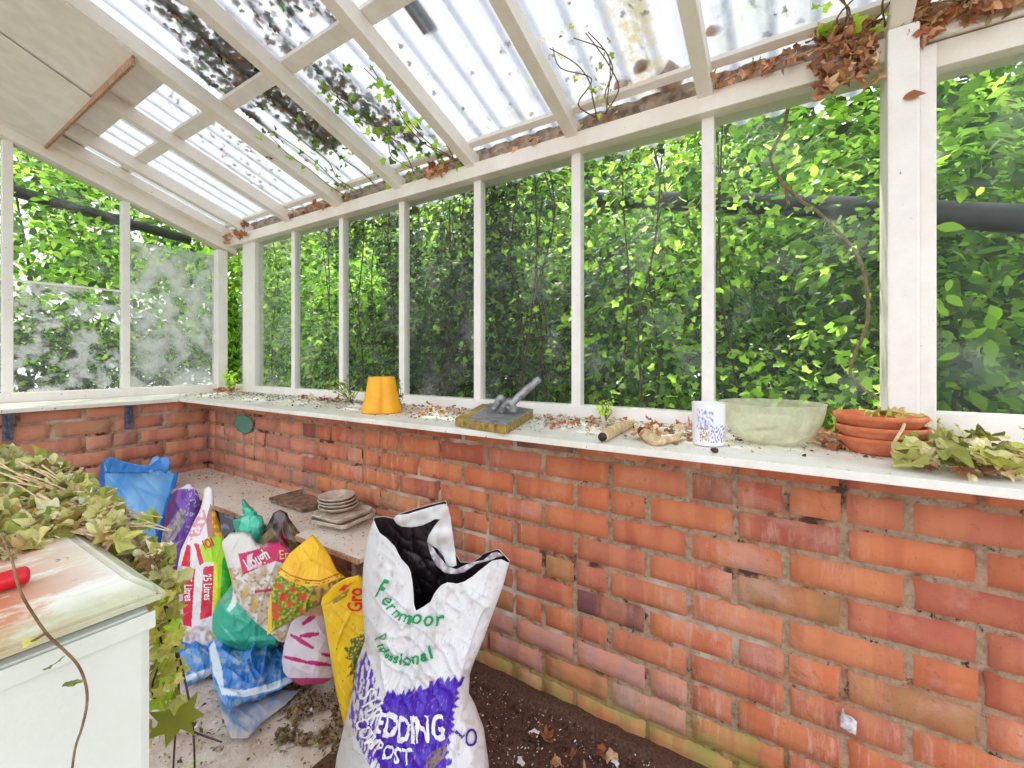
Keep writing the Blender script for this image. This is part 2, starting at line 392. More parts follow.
def fine_leaves(name, C, N, size, colr, mat, shape, curl, parent, fold):
    """curved, crinkled blades with a midrib, for leaves seen close"""
    C = np.asarray(C, float); n = len(C); N = np.asarray(N, float); N /= np.linalg.norm(N, axis=1, keepdims=True)+1e-9
    size = np.broadcast_to(size, (n,)); out = smooth_outline(shape); m = len(out); c0 = np.array([0., .0])
    T = np.concatenate([[c0]]+[c0+(out-c0)*f for f in (.36, .70, 1.)]); K = len(T)
    F_ = [(0, 1+i, 1+(i+1) % m) for i in range(m)]
    for r in (0, 1):
        for i in range(m):
            a = 1+r*m+i; b = 1+r*m+(i+1) % m; F_ += [(a, a+m, b+m), (a, b+m, b)]
    F_ = np.array(F_)
    ref = RNG.normal(size=(n, 3)); U = np.cross(N, ref); U /= np.linalg.norm(U, axis=1, keepdims=True)+1e-9; V = np.cross(N, U)
    x, y = T[:, 0], T[:, 1]; rr = np.hypot(x, y); th = np.arctan2(y, x)
    c1 = curl*(RNG.random((n, 1))*2.6-.7); c2 = curl*(RNG.random((n, 1))*2-.8); ph = RNG.random((n, 1))*6.28
    zz = -c1*(x**2)[None]*2.2 - c2*(y**2)[None]*1.8 + fold*(RNG.random((n, 1))*1.6)*np.abs(x)[None] + curl*.45*(rr**2)[None]*np.sin(4*th[None]+ph) + curl*.25*rr[None]*np.sin(7*th[None]+2*ph)
    sx = 1-.35*np.abs(c1)*rr[None]
    p = C[:, None, :] + size[:, None, None]*((x[None]*sx)[:, :, None]*U[:, None, :] + (y[None]*sx)[:, :, None]*V[:, None, :] + zz[:, :, None]*N[:, None, :])
    faces = (F_[None]+(np.arange(n)*K)[:, None, None]).reshape(-1, 3)
    me = bpy.data.meshes.new(name); me.vertices.add(n*K); me.vertices.foreach_set('co', p.ravel())
    me.loops.add(faces.size); me.loops.foreach_set('vertex_index', faces.ravel().astype(np.int32))
    me.polygons.add(len(faces)); me.polygons.foreach_set('loop_start', np.arange(0, faces.size, 3, dtype=np.int32)); me.polygons.foreach_set('loop_total', np.full(len(faces), 3, dtype=np.int32))
    me.materials.append(mat); me.update(calc_edges=True); me.polygons.foreach_set('use_smooth', [True]*len(faces))
    colr = np.asarray(colr, float)[:, :3]; pal = colr[RNG.integers(0, len(colr), n)]*(.7+.6*RNG.random((n, 1))); pal2 = colr[RNG.integers(0, len(colr), n)]
    w = np.clip(.5+.5*np.sin(3*th[None]+ph*2)*rr[None]*2, 0, 1)*.5
    cc = np.ones((n, K, 4), np.float32); cc[:, :, :3] = pal[:, None, :]*(1-w[:, :, None])+pal2[:, None, :]*w[:, :, None]
    cc[:, np.abs(x) < .025, :3] *= 1.15
    a = me.color_attributes.new('Col', 'FLOAT_COLOR', 'POINT'); a.data.foreach_set('color', cc.ravel())
    return link(bpy.data.objects.new(name, me), parent)
GREENS = [srgb(*c) for c in ((104,144,40),(138,178,46),(74,108,38),(160,196,60),(52,80,34),(90,124,44))]
DEEP = [srgb(*c) for c in ((52,74,36),(68,94,40),(38,56,32),(110,142,54),(60,80,40),(150,184,66),(84,84,50))]
LIME = [srgb(*c) for c in ((164,204,56),(186,218,80),(134,180,50),(200,226,104))]
DEAD = [srgb(*c) for c in ((190,124,84),(164,104,74),(210,160,122),(136,92,70),(222,184,148),(176,134,104))]
FADED = [srgb(*c) for c in ((176,174,86),(200,196,116),(146,150,74),(216,206,146),(122,126,64),(224,214,170))]

# ------------------------------------------------------------------ room shell
WX = 1.20; WY = 2.855; Y0 = -1.15; XL = -.72
SILL = EYE-.207
def brick_wall(name, along, a0, a1, fixed, ztop, anchor, x_end=None):
    """bricks as raised rounded blocks with worn edges; along 'y' faces -x, along 'x' faces -y"""
    BL, BH = .2125, .077; V = []; Fc = []; C = []
    rnd = random.Random(5 if along == 'y' else 9)
    nc = int(ztop/BH)+1
    def put(s, z, d): return (fixed-d, s, z) if along == 'y' else (s, fixed-d, z)
    for c in range(nc):
        z0 = c*BH+.005; z1 = min((c+1)*BH-.005, ztop)
        off = anchor + (BL/2 if c % 2 else 0)
        s = off - math.ceil((off-a0)/BL)*BL - BL
        k = 0
        while s < a1:
            e = s + BL
            joints = rnd.uniform(.004, .007)
            j = rnd.uniform(-.006, .006) if False else 0
            parts = [(s+joints, e-joints)]
            if rnd.random() < .16: parts = [(s+joints, (s+e)/2-joints*.5), ((s+e)/2+joints*.5, e-joints)]
            for (b0, b1) in parts:
                b0c = max(b0, a0); b1c = min(b1, a1)
                if b1c-b0c < .015: continue
                r = rnd.random(); zc = (z0+z1)/2; far = (b0c+b1c)/2
                col = np.array(srgb(*[(200,112,78),(206,120,84),(188,102,78),(194,116,92),(180,100,82),(210,130,92)][rnd.randrange(6)])[:3])
                if r < .035: col = np.array(srgb(122, 80, 80)[:3])
                elif r < .08: col = np.array(srgb(176, 126, 86)[:3])
                if along == 'x' or far > 1.9:       # older, paler and pinker bricks in the far corner
                    col = col*.6 + np.array(srgb(206, 160, 146)[:3])*.4
                col *= rnd.uniform(.88, 1.08)
                mossy = (along == 'y' and c == 0) or (along == 'y' and c == 1 and -.2 < far < .35 and rnd.random() < .7)
                pale = along == 'y' and c in (1, 2) and .2 < far < 1.1 and rnd.random() < .6
                if pale: col = col*.5 + np.array(srgb(196, 168, 166)[:3])*.5
                nu, nv = max(3, int((b1c-b0c)/.017)), 5
                tilt = rnd.uniform(-.0015, .0015); out = rnd.uniform(.0, .0035)
                o = len(V)
                for jj in range(nv+1):
                    for ii in range(nu+1):
                        u = ii/nu; v = jj/nv
                        ss = b0c+(b1c-b0c)*u; z = z0+(z1-z0)*v
                        ed = min(ii, nu-ii, jj, nv-jj)
                        nz = noise.noise((ss*23, z*31, fixed*7+c)); n2 = noise.noise((ss*70, z*70, 3.3))
                        if ed == 0:
                            d = -.008
                            ss += n2*.003; z += nz*.0034
                        else:
                            d = .0045 + out + tilt*(u-.5)*2 + nz*.0018 - (.0022 if ed == 1 else 0)
                            if ed == 1:   # pull the arris outwards so faces look square
                                if ii == 1: ss = b0c+.0035+abs(n2)*.004
                                if ii == nu-1: ss = b1c-.0035-abs(n2)*.004
                                if jj == 1: z = z0+.003+abs(nz)*.003
                                if jj == nv-1: z = z1-.003-abs(nz)*.003
                        V.append(put(ss, z, d))
                        cc = col*(1+.10*n2)
                        if mossy:
                            m = max(0, min(1, .75+1.6*noise.noise((ss*14, z*20, 8.1))))
                            cc = cc*(1-m)+np.array(srgb(160, 152, 84)[:3])*m
                        C.append(cc)
                for jj in range(nv):
                    for ii in range(nu):
                        a = o+jj*(nu+1)+ii; q = (a, a+1, a+nu+2, a+nu+1)
                        Fc.append(q if along == 'x' else q[::-1])
            s = e
    nb = len(Fc)
    # mortar bed: displaced grid
    o = len(V); na, nz_ = int((a1-a0)/.02), int(ztop/.02)
    for jj in range(nz_+1):
        for ii in range(na+1):
            ss = a0+(a1-a0)*ii/na; z = ztop*jj/nz_
            d = -.0005 + .005*noise.noise((ss*30, z*30, 1.7)) - (.010 if noise.noise((ss*26, z*26, 5)) > .36 else 0)
            V.append(put(ss, z, d)); C.append((.5, .4, .3))
    for jj in range(nz_):
        for ii in range(na):
            a = o+jj*(na+1)+ii; q = (a, a+1, a+na+2, a+na+1); Fc.append(q if along == 'x' else q[::-1])
    # body behind the face
    o = len(V); T = .11
    for (s_, z_) in ((a0, 0), (a1, 0), (a1, ztop), (a0, ztop)):
        V.append(put(s_, z_, -.012)); V.append(put(s_, z_, -T)); C += [(.5, .4, .3)]*2
    for i in range(4):
        a = o+2*i; b = o+2*((i+1) % 4); Fc.append((a, b, b+1, a+1))
    Fc.append((o+1, o+3, o+5, o+7))
    fm = [0]*nb + [1]*(len(Fc)-nb)
    ob = mesh_obj(name, V, Fc, [M['brick'], M['mortar']], None, False, C, fm)
    ob.data.polygons.foreach_set('use_smooth', [i < nb for i in range(len(Fc))])
    return struct(ob)
anchor = YX(735, 1.195)
brick_wall('wall_right', 'y', Y0, WY-.005, WX, EYE-.224, anchor)
brick_wall('wall_back', 'x', XL, WX+.1, WY, EYE-.224, XY(18, WY))

# floor with a slightly uneven concrete surface
V = []; Fc = []; nx, ny = 60, 120
for j in range(ny+1):
    for i in range(nx+1):
        x = -1.3+(WX+1.3)*i/nx; y = Y0+(WY-Y0)*j/ny
        V.append((x, y, -.004+.004*noise.noise((x*5, y*5, 0))))
for j in range(ny):
    for i in range(nx):
        a = j*(nx+1)+i; Fc.append((a, a+1, a+nx+2, a+nx+1))
struct(mesh_obj('floor', V, Fc, M['concrete'], None, True))
box('garden_ground', M['ground'], -12, 14, -9, 16, -.35, -.03, 0)
tag(bpy.data.objects['garden_ground'], kind='structure')

# sill boards and window frames
bm = bmesh.new(); add_box(bm, 1.03, 1.56, Y0, 3.30, SILL-.017, SILL, .0015)
struct(bm_obj('trim_1', bm, M['sill']))
bm = bmesh.new(); add_box(bm, XL, 1.027, 2.79, 3.30, SILL-.018, SILL-.001, .0015)
struct(bm_obj('trim_2', bm, M['sill']))
# outer leaf of wall under the sill, outside
struct(box('wall_outer_right', M['rendered'], 1.42, 1.56, Y0, 3.34, -.03, SILL-.018, 0))
struct(box('wall_outer_back', M['rendered'], XL, 1.41, 3.18, 3.34, -.03, SILL-.019, 0))
RX0, RX1 = 1.475, 1.53
ntrim = [3]
def trim(x0, x1, y0, y1, z0, z1, bev=.003, m='white'):
    o = box('trim_%d' % ntrim[0], M[m], x0, x1, y0, y1, z0, z1, bev); ntrim[0] += 1; return struct(o)
ZR = EYE-.165                                   # top of bottom rail
ZL = EYE+.755                                   # underside of head beam
yp0, yp1 = YX(940, 1.40), YX(888, 1.40)         # big post
trim(RX0, RX1, yp1, 3.2, SILL, ZR)              # bottom rail of the long side
trim(RX0, RX1, Y0, yp0, SILL, ZR+.036)          # higher rail right of the big post
trim(1.445, 1.56, yp0+.06, 3.24, ZL, ZL+.060, .004, 'beam')     # head beam
trim(1.445, 1.56, Y0, yp0+.02, ZL-.005+.03, ZL+.09, .004, 'beam')
trim(1.46, 1.545, Y0, yp0+.012, ZL-.042, ZL+.020, .003, 'beam')
mull_px = (294, 342, 402.5, 478, 576.5, 708)
for px in mull_px:
    y = YX(px, 1.49); trim(1.483, 1.520, y-.018, y+.018, ZR-.002, ZL+.002, .003)
# big post: two timbers side by side
ym = YX(920, 1.41)
trim(1.405, 1.53, ym, yp1, SILL, ZL+.055, .006, 'white')
trim(1.425, 1.53, yp0, ym-.001, SILL, ZL-.0, .004, 'white')
# near the far corner: post and corner post
trim(1.472, 1.53, YX(255, 1.475), YX(243, 1.475), SILL, ZL+.002, .004)
trim(1.385, 1.445, 3.17, 3.25, SILL, ZL-.03, .004)
for px in (7.5, 125.5):
    x = XY(px, 3.22); top = ZL-.05+.35*(1.5-x)
    trim(x-.018, x+.018, 3.205, 3.25, ZR-.002, top, .003)
trim(XL, 1.40, 3.195, 3.25, SILL-.001, ZR+.004, .003)           # bottom rail of the end side
# rake beam of the end side
S = .35
def rafter(name, y0, y1, x0, x1, zb, h, m='beam', bev=.003):
    """sloping timber; zb = underside height at x=1.44"""
    z = lambda x: zb + S*(1.44-x)
    bm = bmesh.new()
    add_hex(bm, [(x0,y0,z(x0)),(x1,y0,z(x1)),(x1,y1,z(x1)),(x0,y1,z(x0)),(x0,y0,z(x0)+h),(x1,y0,z(x1)+h),(x1,y1,z(x1)+h),(x0,y1,z(x0)+h)], bev)
    return bm_obj(name, bm, M[m])
struct(rafter('trim_%d' % ntrim[0], 3.17, 3.26, XL, 1.50, EYE+.727, .085)); ntrim[0] += 1
struct(rafter('trim_%d' % ntrim[0], 3.11, 3.168, XL, 1.46, EYE+.80, .055)); ntrim[0] += 1

# glass: one pane per opening, upper sheet lapping over the lower
nwin = [1]
def pane_x(y0, y1, z0, z1, m, lap=None):
    o = struct(thing_struct('window_%d' % nwin[0])); nwin[0] += 1
    zs = [(z0, lap, 1.502), (lap-.012, z1, 1.497)] if lap else [(z0, z1, 1.50)]
    for a, b, x in zs:
        box('pane', M[m], x, x+.003, y0, y1, a, b, 0, o)
def thing_struct(name):
    o = bpy.data.objects.new(name, None); COL.objects.link(o); return o
ys = [yp1] + [YX(p, 1.49) for p in mull_px[::-1]] + [YX(250, 1.49)]
for i in range(len(ys)-1):
    pane_x(ys[i]+.006, ys[i+1]-.006, ZR-.004, ZL+.01, 'glass', EYE+.43)
pane_x(YX(243, 1.49)+.003, 3.16, ZR-.004, ZL+.01, 'glass')
pane_x(Y0, yp0+.01, ZR+.02, ZL-.02, 'glass', EYE+.43)
xs = [XL, XY(7.5, 3.22), XY(125.5, 3.22), 1.41]
laps = [EYE+.40, EYE+.40, EYE+.69]
for i in range(3):
    o = struct(thing_struct('window_%d' % nwin[0])); nwin[0] += 1
    x0, x1 = xs[i]+.004, xs[i+1]-.004
    box('pane', M['dirty_glass'] if i < 2 else M['misty_glass'], x0, x1, 3.226, 3.229, ZR-.004, laps[i], 0, o)
    bm = bmesh.new(); zt = lambda x: EYE+.727+S*(1.44-x)+.02
    add_hex(bm, [(x0,3.221,laps[i]-.012),(x1,3.221,laps[i]-.012),(x1,3.224,laps[i]-.012),(x0,3.224,laps[i]-.012),
                 (x0,3.221,zt(x0)),(x1,3.221,zt(x1)),(x1,3.224,zt(x1)),(x0,3.224,zt(x0))])
    bm_obj('pane', bm, M['glass'], o)
    if i < 2:
        box('pane_edge', M['white'], x0, x1, 3.2195, 3.2255, laps[i]-.014, laps[i]-.004, 0, o)

# rafters over every mullion, purlin boards, translucent corrugated roof
RZ = EYE+.802
raf_y = [YX(287, 1.44), YX(337, 1.44), YX(396.7, 1.44), YX(470, 1.44), YX(571, 1.44), YX(705, 1.44), YX(898, 1.44)]
raf_y += [YX(246, 1.44), raf_y[-1]-.45, raf_y[-1]-.9]
for i, y in enumerate(raf_y):
    w = .030 if 1.9 < y < 2.1 else .022
    struct(rafter('trim_%d' % ntrim[0], y-w, y+w, XL, 1.50, RZ, .062)); ntrim[0] += 1
def slope_board(name, x0, x1, y0, y1, off, h, m):
    z = lambda x: RZ + S*(1.44-x) + off
    bm = bmesh.new()
    add_hex(bm, [(x0,y0,z(x0)),(x1,y0,z(x1)),(x1,y1,z(x1)),(x0,y1,z(x0)),(x0,y0,z(x0)+h),(x1,y0,z(x1)+h),(x1,y1,z(x1)+h),(x0,y1,z(x0)+h)], .001)
    return bm_obj(name, bm, M[m])
o = slope_board('trim_%d' % ntrim[0], .875, .925, .35, 3.17, .063, .014, 'board'); ntrim[0] += 1; struct(o)
struct(slope_board('trim_%d' % ntrim[0], 1.405, 1.432, Y0, 3.17, .0625, .014, 'white')); ntrim[0] += 1
struct(trim(1.475, 1.50, Y0, 3.24, ZL+.058, EYE+.880, .002, 'grime'))        # eaves filler
SHZ = RZ+.090
def sheet_z(x, y): return SHZ + S*(1.44-x) + .011*math.cos(2*math.pi*y/.1)
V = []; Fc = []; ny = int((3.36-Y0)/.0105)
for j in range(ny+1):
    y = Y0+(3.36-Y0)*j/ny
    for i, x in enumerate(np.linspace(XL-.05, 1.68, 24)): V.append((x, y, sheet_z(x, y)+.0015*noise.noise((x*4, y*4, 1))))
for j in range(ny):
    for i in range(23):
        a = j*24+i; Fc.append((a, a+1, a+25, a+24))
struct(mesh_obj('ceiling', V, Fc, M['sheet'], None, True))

# sheets of board fixed under the roof in the far left bays
def slab(name, pts, h, m, label, bev=.001, group=None):
    n = len(pts); vs = [Vector(p) for p in pts] + [Vector(p)+Vector((0, 0, h)) for p in pts]
    fs = [tuple(range(n-1, -1, -1)), tuple(range(n, 2*n))] + [(i, (i+1) % n, (i+1) % n+n, i+n) for i in range(n)]
    o = mesh_obj(name, vs, fs, M[m]); tag(o, label, 'board', group); return o
zr = lambda x, off: RZ+S*(1.44-x)+off
yb = raf_y[1]
slab('ceiling_board', [(.607, yb+.03, zr(.607,.063)), (.735, yb+.03, zr(.735,.063)), (.735, 3.165, zr(.735,.063)), (.607, 3.165, zr(.607,.063))], .008, 'board',
     'long flat white board across the rafters, beside the bright roof sheets')
slab('ceiling_board', [(XL, 2.32, zr(XL, -.004)), (.594, 2.52, zr(.594, -.004)), (.594, yb-.02, zr(.594, -.004)), (XL, yb-.02, zr(XL, -.004))], .006, 'board',
     'upper white ceiling board filling the bay beside the widest rafter')
slab('ceiling_board', [(XL, 3.165, zr(XL, -.05)), (.594, 3.165, zr(.594, -.022)), (.594, 2.45, zr(.594, -.016)), (XL, 2.22, zr(XL, -.016))], .006, 'board',
     'lower sagging white ceiling board in the top left corner above the end window')
o = box('batten', M['raw_edge'], .594, .604, yb+.0, 3.168, zr(.6, -.034), zr(.6, .055), .001)
tag(o, 'brown edged timber batten closing the lower ends of the white ceiling boards', 'batten')

# bench along the wall with its legs
bench = thing('bench', 'low white painted bench running along the foot of the brick wall, dusty', 'bench', (1.05, 1.9, 0))
BZ = EYE-.62; BY0 = 1.14
parts = [box('bench_top', M['bench'], .90, WX-.012, BY0, WY-.012, BZ-.016, BZ, .0015), box('edge_strip', M['raw_edge'], .893, .8995, BY0, WY-.012, BZ-.017, BZ-.002, .001)]
for (x, y) in ((.95, 1.20), (1.15, 1.20), (1.15, 2.78), (.97, 2.5)):
    parts.append(box('leg', M['grime'], x-.02, x+.02, y-.02, y+.02, 0, BZ-.016, .002))
adopt(bench, *parts)
# shelf brackets under the end sill
for i, px in enumerate((10, 132)):
    x = XY(px, 2.80)
    br = thing('shelf_bracket', ('blue grey steel shelf bracket under the end sill, nearest the left frame edge', 'blue grey steel shelf bracket under the end sill, above the blue sack')[i],
               'bracket', (x, 2.84, SILL-.02), 'brackets under the end sill')
    bm = bmesh.new(); add_box(bm, x-.016, x+.016, 2.832, 2.845, SILL-.14, SILL-.02, .001); a = bm_obj('upright', bm, M['bracket'])
    bm = bmesh.new(); add_box(bm, x-.014, x+.014, 2.795, 2.832, SILL-.026, SILL-.019, .001); b = bm_obj('arm', bm, M['bracket'])
    bm = bmesh.new(); add_hex(bm, [(x-.004,2.832,SILL-.13),(x+.004,2.832,SILL-.13),(x+.004,2.834,SILL-.13),(x-.004,2.834,SILL-.13),
                                   (x-.004,2.798,SILL-.026),(x+.004,2.798,SILL-.026),(x+.004,2.834,SILL-.026),(x-.004,2.834,SILL-.026)]); c = bm_obj('rib', bm, M['bracket'])
    adopt(br, a, b, c)

# ------------------------------------------------------------------ sacks
CAMV = Vector((0, 0, EYE))
def fpl(pts):
    """piecewise linear function from [(key, value)...]"""
    pts = sorted(pts); k = [p[0] for p in pts]; v = [p[1] for p in pts]
    return lambda x: float(np.interp(x, k, v))
def inside(poly, x, y):
    c = False; n = len(poly); j = n-1
    for i in range(n):
        xi, yi = poly[i]; xj, yj = poly[j]
        if (yi > y) != (yj > y) and x < (xj-xi)*(y-yi)/(yj-yi)+xi: c = not c
        j = i
    return c
def nz(x, y, z=0.): return noise.noise((x, y, z))
def bag(name, label, L, R, t, T, top, bot, paint, topb=None, nu=60, nv=70, wr=.007, wf=16, seed=0, mats=None, lie=False,
        open_top=False, Tv=None, power=2.4, cat='sack', group=None, part_of=None, back=1.0, creases=1.0):
    """a filled plastic sack: front and back skin between the side outlines L(y), R(y); T thickness; t depth"""
    if nu < 100: nu, nv = int(nu*1.5), int(nv*1.5)
    L = fpl(L); R = fpl(R); tf = fpl(t) if isinstance(t, list) else (lambda y: t)
    topf = fpl(top) if isinstance(top, list) else (lambda u: top)
    botf = fpl(bot) if isinstance(bot, list) else (lambda u: bot)
    topk = (fpl(topb) if topb else topf)
    Tvf = fpl(Tv) if Tv else fpl([(0, .55), (.12, .9), (.4, 1), (.75, .7), (1, .12)])
    ym = (botf(.5)+topf(.5))/2; xm = (L(ym)+R(ym))/2; c0 = P(xm, ym, tf(ym))
    nrm = Vector((-c0.x, -c0.y, 0)).normalized() if not lie else Vector((0, 0, 1))
    V = []; C = []
    for side in (0, 1):
        tp = topf if side == 0 else topk
        for j in range(nv+1):
            v = j/nv
            for i in range(nu+1):
                u = i/nu; y = botf(u)+(tp(u)-botf(u))*v; x = L(y)+(R(y)-L(y))*u
                p = P(x, y, tf(y))
                e = max(0, 1-abs(2*u-1)**power)**.55
                h = T*Tvf(v)*e
                ef = min(1, 6*min(u, 1-u))*min(1, 5*(1-v)+.25)
                q = (x*.01*wf/16, y*.01*wf/16)
                # soft billows + sharp creases
                w = nz(q[0]*3, q[1]*1.8, seed)+.35*nz(q[0]*8, q[1]*4, seed+3)
                r1 = 1-abs(nz(q[0]*4.5+q[1]*1.2, q[1]*1.6-q[0]*.8, seed+7))*3
                r2 = 1-abs(nz(q[0]*5-q[1]*5.5, q[1]*1.5+q[0]*1.2, seed+11))*3
                r3 = 1-abs(nz(q[0]*14+q[1]*5, q[1]*5-q[0]*3, seed+15))*3
                w += creases*(.8*max(0, r1)**3 + .6*max(0, r2)**3 + .22*max(0, r3)**2)
                s = 1 if side == 0 else -back
                p = p + nrm*(s*(h + wr*w*ef*(1 if side == 0 else .6)) + wr*.5*nz(x*.03, y*.03, seed+20)*(1-abs(2*u-1)**4)*.0)
                if p.z < .003: p.z = .003
                d_ = p-CAMV; fw_ = d_.dot(FW); X_ = 512+F*d_.dot(RT)/fw_; Y_p = 360-F*d_.z/fw_
                V.append(p); C.append(paint(X_, Y_p) if side == 0 else (paint(x, y) if not open_top else (.8, .8, .8, 1)))
    S_ = (nu+1)*(nv+1); Fc = []
    for j in range(nv):
        for i in range(nu):
            a = j*(nu+1)+i; Fc.append((a, a+1, a+nu+2, a+nu+1)); b = a+S_; Fc.append((b+1, b, b+nu+1, b+nu+2))
        for (i, fl) in ((0, 1), (nu, 0)):
            a = j*(nu+1)+i; b = a+nu+1; q = (a, b, b+S_, a+S_); Fc.append(q if fl else q[::-1])
    for i in range(nu):
        Fc.append((i+1, i, i+S_, i+1+S_))
        if not open_top:
            a = nv*(nu+1)+i; Fc.append((a, a+1, a+1+S_, a+S_))
    o = mesh_obj(name, V, Fc, mats or [M['bag']], None, True, C)
    if open_top:
        md = o.modifiers.new('skin', 'SOLIDIFY'); md.thickness = .0016; md.offset = -1; md.material_offset = 1; md.material_offset_rim = 0
    if part_of is None: tag(o, label, cat, group)
    else:
        o.parent = part_of
    return o
def bvh_of(o): return BVHTree.FromPolygons([v.co[:] for v in o.data.vertices], [p.vertices[:] for p in o.data.polygons])
CAMV = Vector((0, 0, EYE))
def drape_pts(bv, pts, off=.0012):
    out = []; last = None
    for (x, y) in pts:
        d = (P(x, y, 1)-CAMV).normalized(); h = bv.ray_cast(CAMV, d)
        if h[0] is None:
            out.append(None); continue
        nn = h[1] if h[1].dot(d) < 0 else -h[1]
        out.append(h[0]+nn*off)
    return out
def lettering(owner, bv, glyphs, mat, name='lettering', bold=.0, shear=0, off=.003):
    """glyphs: (text, x, y, size px, angle deg, x scale); laid on the sack's own surface"""
    V = []; Fc = []
    for (s, gx, gy, size, ang, xs) in glyphs:
        cu = bpy.data.curves.new('g', 'FONT'); cu.body = s; cu.size = 1; cu.offset = bold; cu.shear = shear; cu.resolution_u = 3; cu.align_x = 'CENTER'
        ob = bpy.data.objects.new('g', cu); me = bpy.data.meshes.new_from_object(ob)
        bm = bmesh.new(); bm.from_mesh(me); bmesh.ops.triangulate(bm, faces=bm.faces[:])
        for _ in range(4):
            es = [e for e in bm.edges if e.calc_length() > 1.6/size]
            if es: bmesh.ops.subdivide_edges(bm, edges=es, cuts=1); bmesh.ops.triangulate(bm, faces=bm.faces[:])
        a = math.radians(ang); ca, sa = math.cos(a), math.sin(a)
        pts = [(gx+(v.co.x*xs*ca-v.co.y*sa)*size, gy-(v.co.x*xs*sa+v.co.y*ca)*size) for v in bm.verts]
        w = drape_pts(bv, pts, off); bm.verts.index_update(); o = len(V)
        V += [p if p is not None else Vector((0, 0, 0)) for p in w]
        for f in bm.faces:
            ids = [v.index for v in f.verts]
            if all(w[i] is not None for i in ids) and max((w[ids[0]]-w[i]).length for i in ids) < .04: Fc.append(tuple(o+i for i in ids))
        bm.free(); bpy.data.objects.remove(ob); bpy.data.curves.remove(cu); bpy.data.meshes.remove(me)
    used = sorted({i for f in Fc for i in f}); mp = {k: i for i, k in enumerate(used)}
    ob = mesh_obj(name, [V[i] for i in used], [tuple(mp[i] for i in f) for f in Fc], mat); ob.parent = owner; return ob
def flap(name, owner, poly, t, mat, n=26, cup=.01, thick=.0012, seed=1, label=None, cols=None):
    """a thin loose piece of film with folds"""
    xs = [p[0] for p in poly]; ys = [p[1] for p in poly]; x0, x1, y0, y1 = min(xs), max(xs), min(ys), max(ys)
    bm = bmesh.new(); f = bm.faces.new([bm.verts.new((x, y, 0)) for x, y in poly])
    step = max(x1-x0, y1-y0)/n
    k = x0+step
    while k < x1:
        bmesh.ops.bisect_plane(bm, geom=bm.verts[:]+bm.edges[:]+bm.faces[:], plane_co=(k, 0, 0), plane_no=(1, 0, 0)); k += step
    k = y0+step
    while k < y1:
        bmesh.ops.bisect_plane(bm, geom=bm.verts[:]+bm.edges[:]+bm.faces[:], plane_co=(0, k, 0), plane_no=(0, 1, 0)); k += step
    C = []
    for v in bm.verts:
        x, y = v.co.x, v.co.y; tt = t(x, y) if callable(t) else t
        tt += cup*(nz(x*.06, y*.05, seed)+max(0, 1-abs(nz(x*.09+y*.03, y*.04, seed+5))*3)*.6)
        C.append(cols(x, y) if cols else (1, 1, 1, 1)); v.co = P(x, y, tt)
    bmesh.ops.recalc_face_normals(bm, faces=bm.faces[:])
    me = bpy.data.meshes.new(name); bm.to_mesh(me); bm.free(); me.materials.append(mat)
    a = me.color_attributes.new('Col', 'FLOAT_COLOR', 'POINT'); a.data.foreach_set('color', np.array([list(c)[:3]+[1] for c in C], np.float32).ravel())
    me.polygons.foreach_set('use_smooth', [True]*len(me.polygons))
    o = link(bpy.data.objects.new(name, me), owner)
    md = o.modifiers.new('skin', 'SOLIDIFY'); md.thickness = thick; md.offset = 0
    if label: o['label'] = label
    return o
def mixc(a, b, f): return tuple(a[i]*(1-f)+b[i]*f for i in range(3))+(1,)

# big open compost sack
c6 = lambda x, y: (x/5.12+320, y/5.12+490)
c2 = lambda x, y: (x/6.4+335, y/6.4+670)
purple_poly = [c2(*p) for p in ((300,215),(322,165),(340,120),(352,150),(372,125),(392,160),(432,150),(440,118),(452,160),(478,112),(492,140),(510,108),(520,130),(548,95),(560,125),(600,112),(606,70),(628,70),(632,100),(660,50),(690,48),(700,80),(728,38),(742,70),(770,34),(792,80),(815,42),(832,45),(806,105),(775,120),(800,150),(768,170),(806,178),(775,200),(760,215),(792,238),(745,250),(770,270),(748,300),(775,320),(738,330),(770,345),(745,380),(768,392),(722,430),(742,462),(710,500),(735,520),(700,560),(752,575),(740,615),(715,610),(700,700),(560,860),(420,760),(300,640),(255,540),(262,400),(285,300))]
left_poly = [c2(*p) for p in ((150,-60),(200,-120),(240,0),(285,120),(305,240),(290,330),(270,460),(300,560),(330,700),(240,640),(175,520),(120,400),(88,290),(95,180),(120,60))]
stain_poly = [c2(*p) for p in ((585,570),(610,530),(650,505),(700,480),(722,510),(700,560),(660,600),(620,640),(575,660))]
WHITE_S = srgb(222, 220, 224); PURP = srgb(70, 26, 178)
def paint_main(x, y):
    c = WHITE_S
    d = nz(x*.05, y*.05, 4)*.5+nz(x*.2, y*.16, 9)*.5
    if d > .12: c = mixc(c, srgb(196, 184, 178), min(.7, (d-.12)*2.4))
    if y < 560 and x > 400 and d > .0: c = mixc(c, srgb(186, 172, 166), .3)
    if inside(left_poly, x, y):
        s = nz(x*.42+y*.06, y*.10, 2)+.35*nz(x*.9, y*.3, 12)
        if s > -.04: c = mixc(srgb(120, 80, 180), PURP, .3+.5*(s > .2))
    if inside(purple_poly, x, y):
        c = PURP
        s = abs(nz(x*.15, y*.12, 31))
        if s < .018: c = mixc(PURP, srgb(170, 130, 160), .6)
    if inside(stain_poly, x, y) and nz(x*.3, y*.3, 5) > -.25: c = mixc(c, srgb(140, 120, 74), .85)
    if nz(x*.45, y*.45, 77) > .64: c = mixc(c, srgb(120, 104, 92), .7)
    return c
ML = [(504,374),(519,373.7),(539,367),(568,363),(599,362),(627,364),(640,365),(663,357),(698,351),(737,341.5),(757,336.6),(800,331),(840,332),(850,336)]
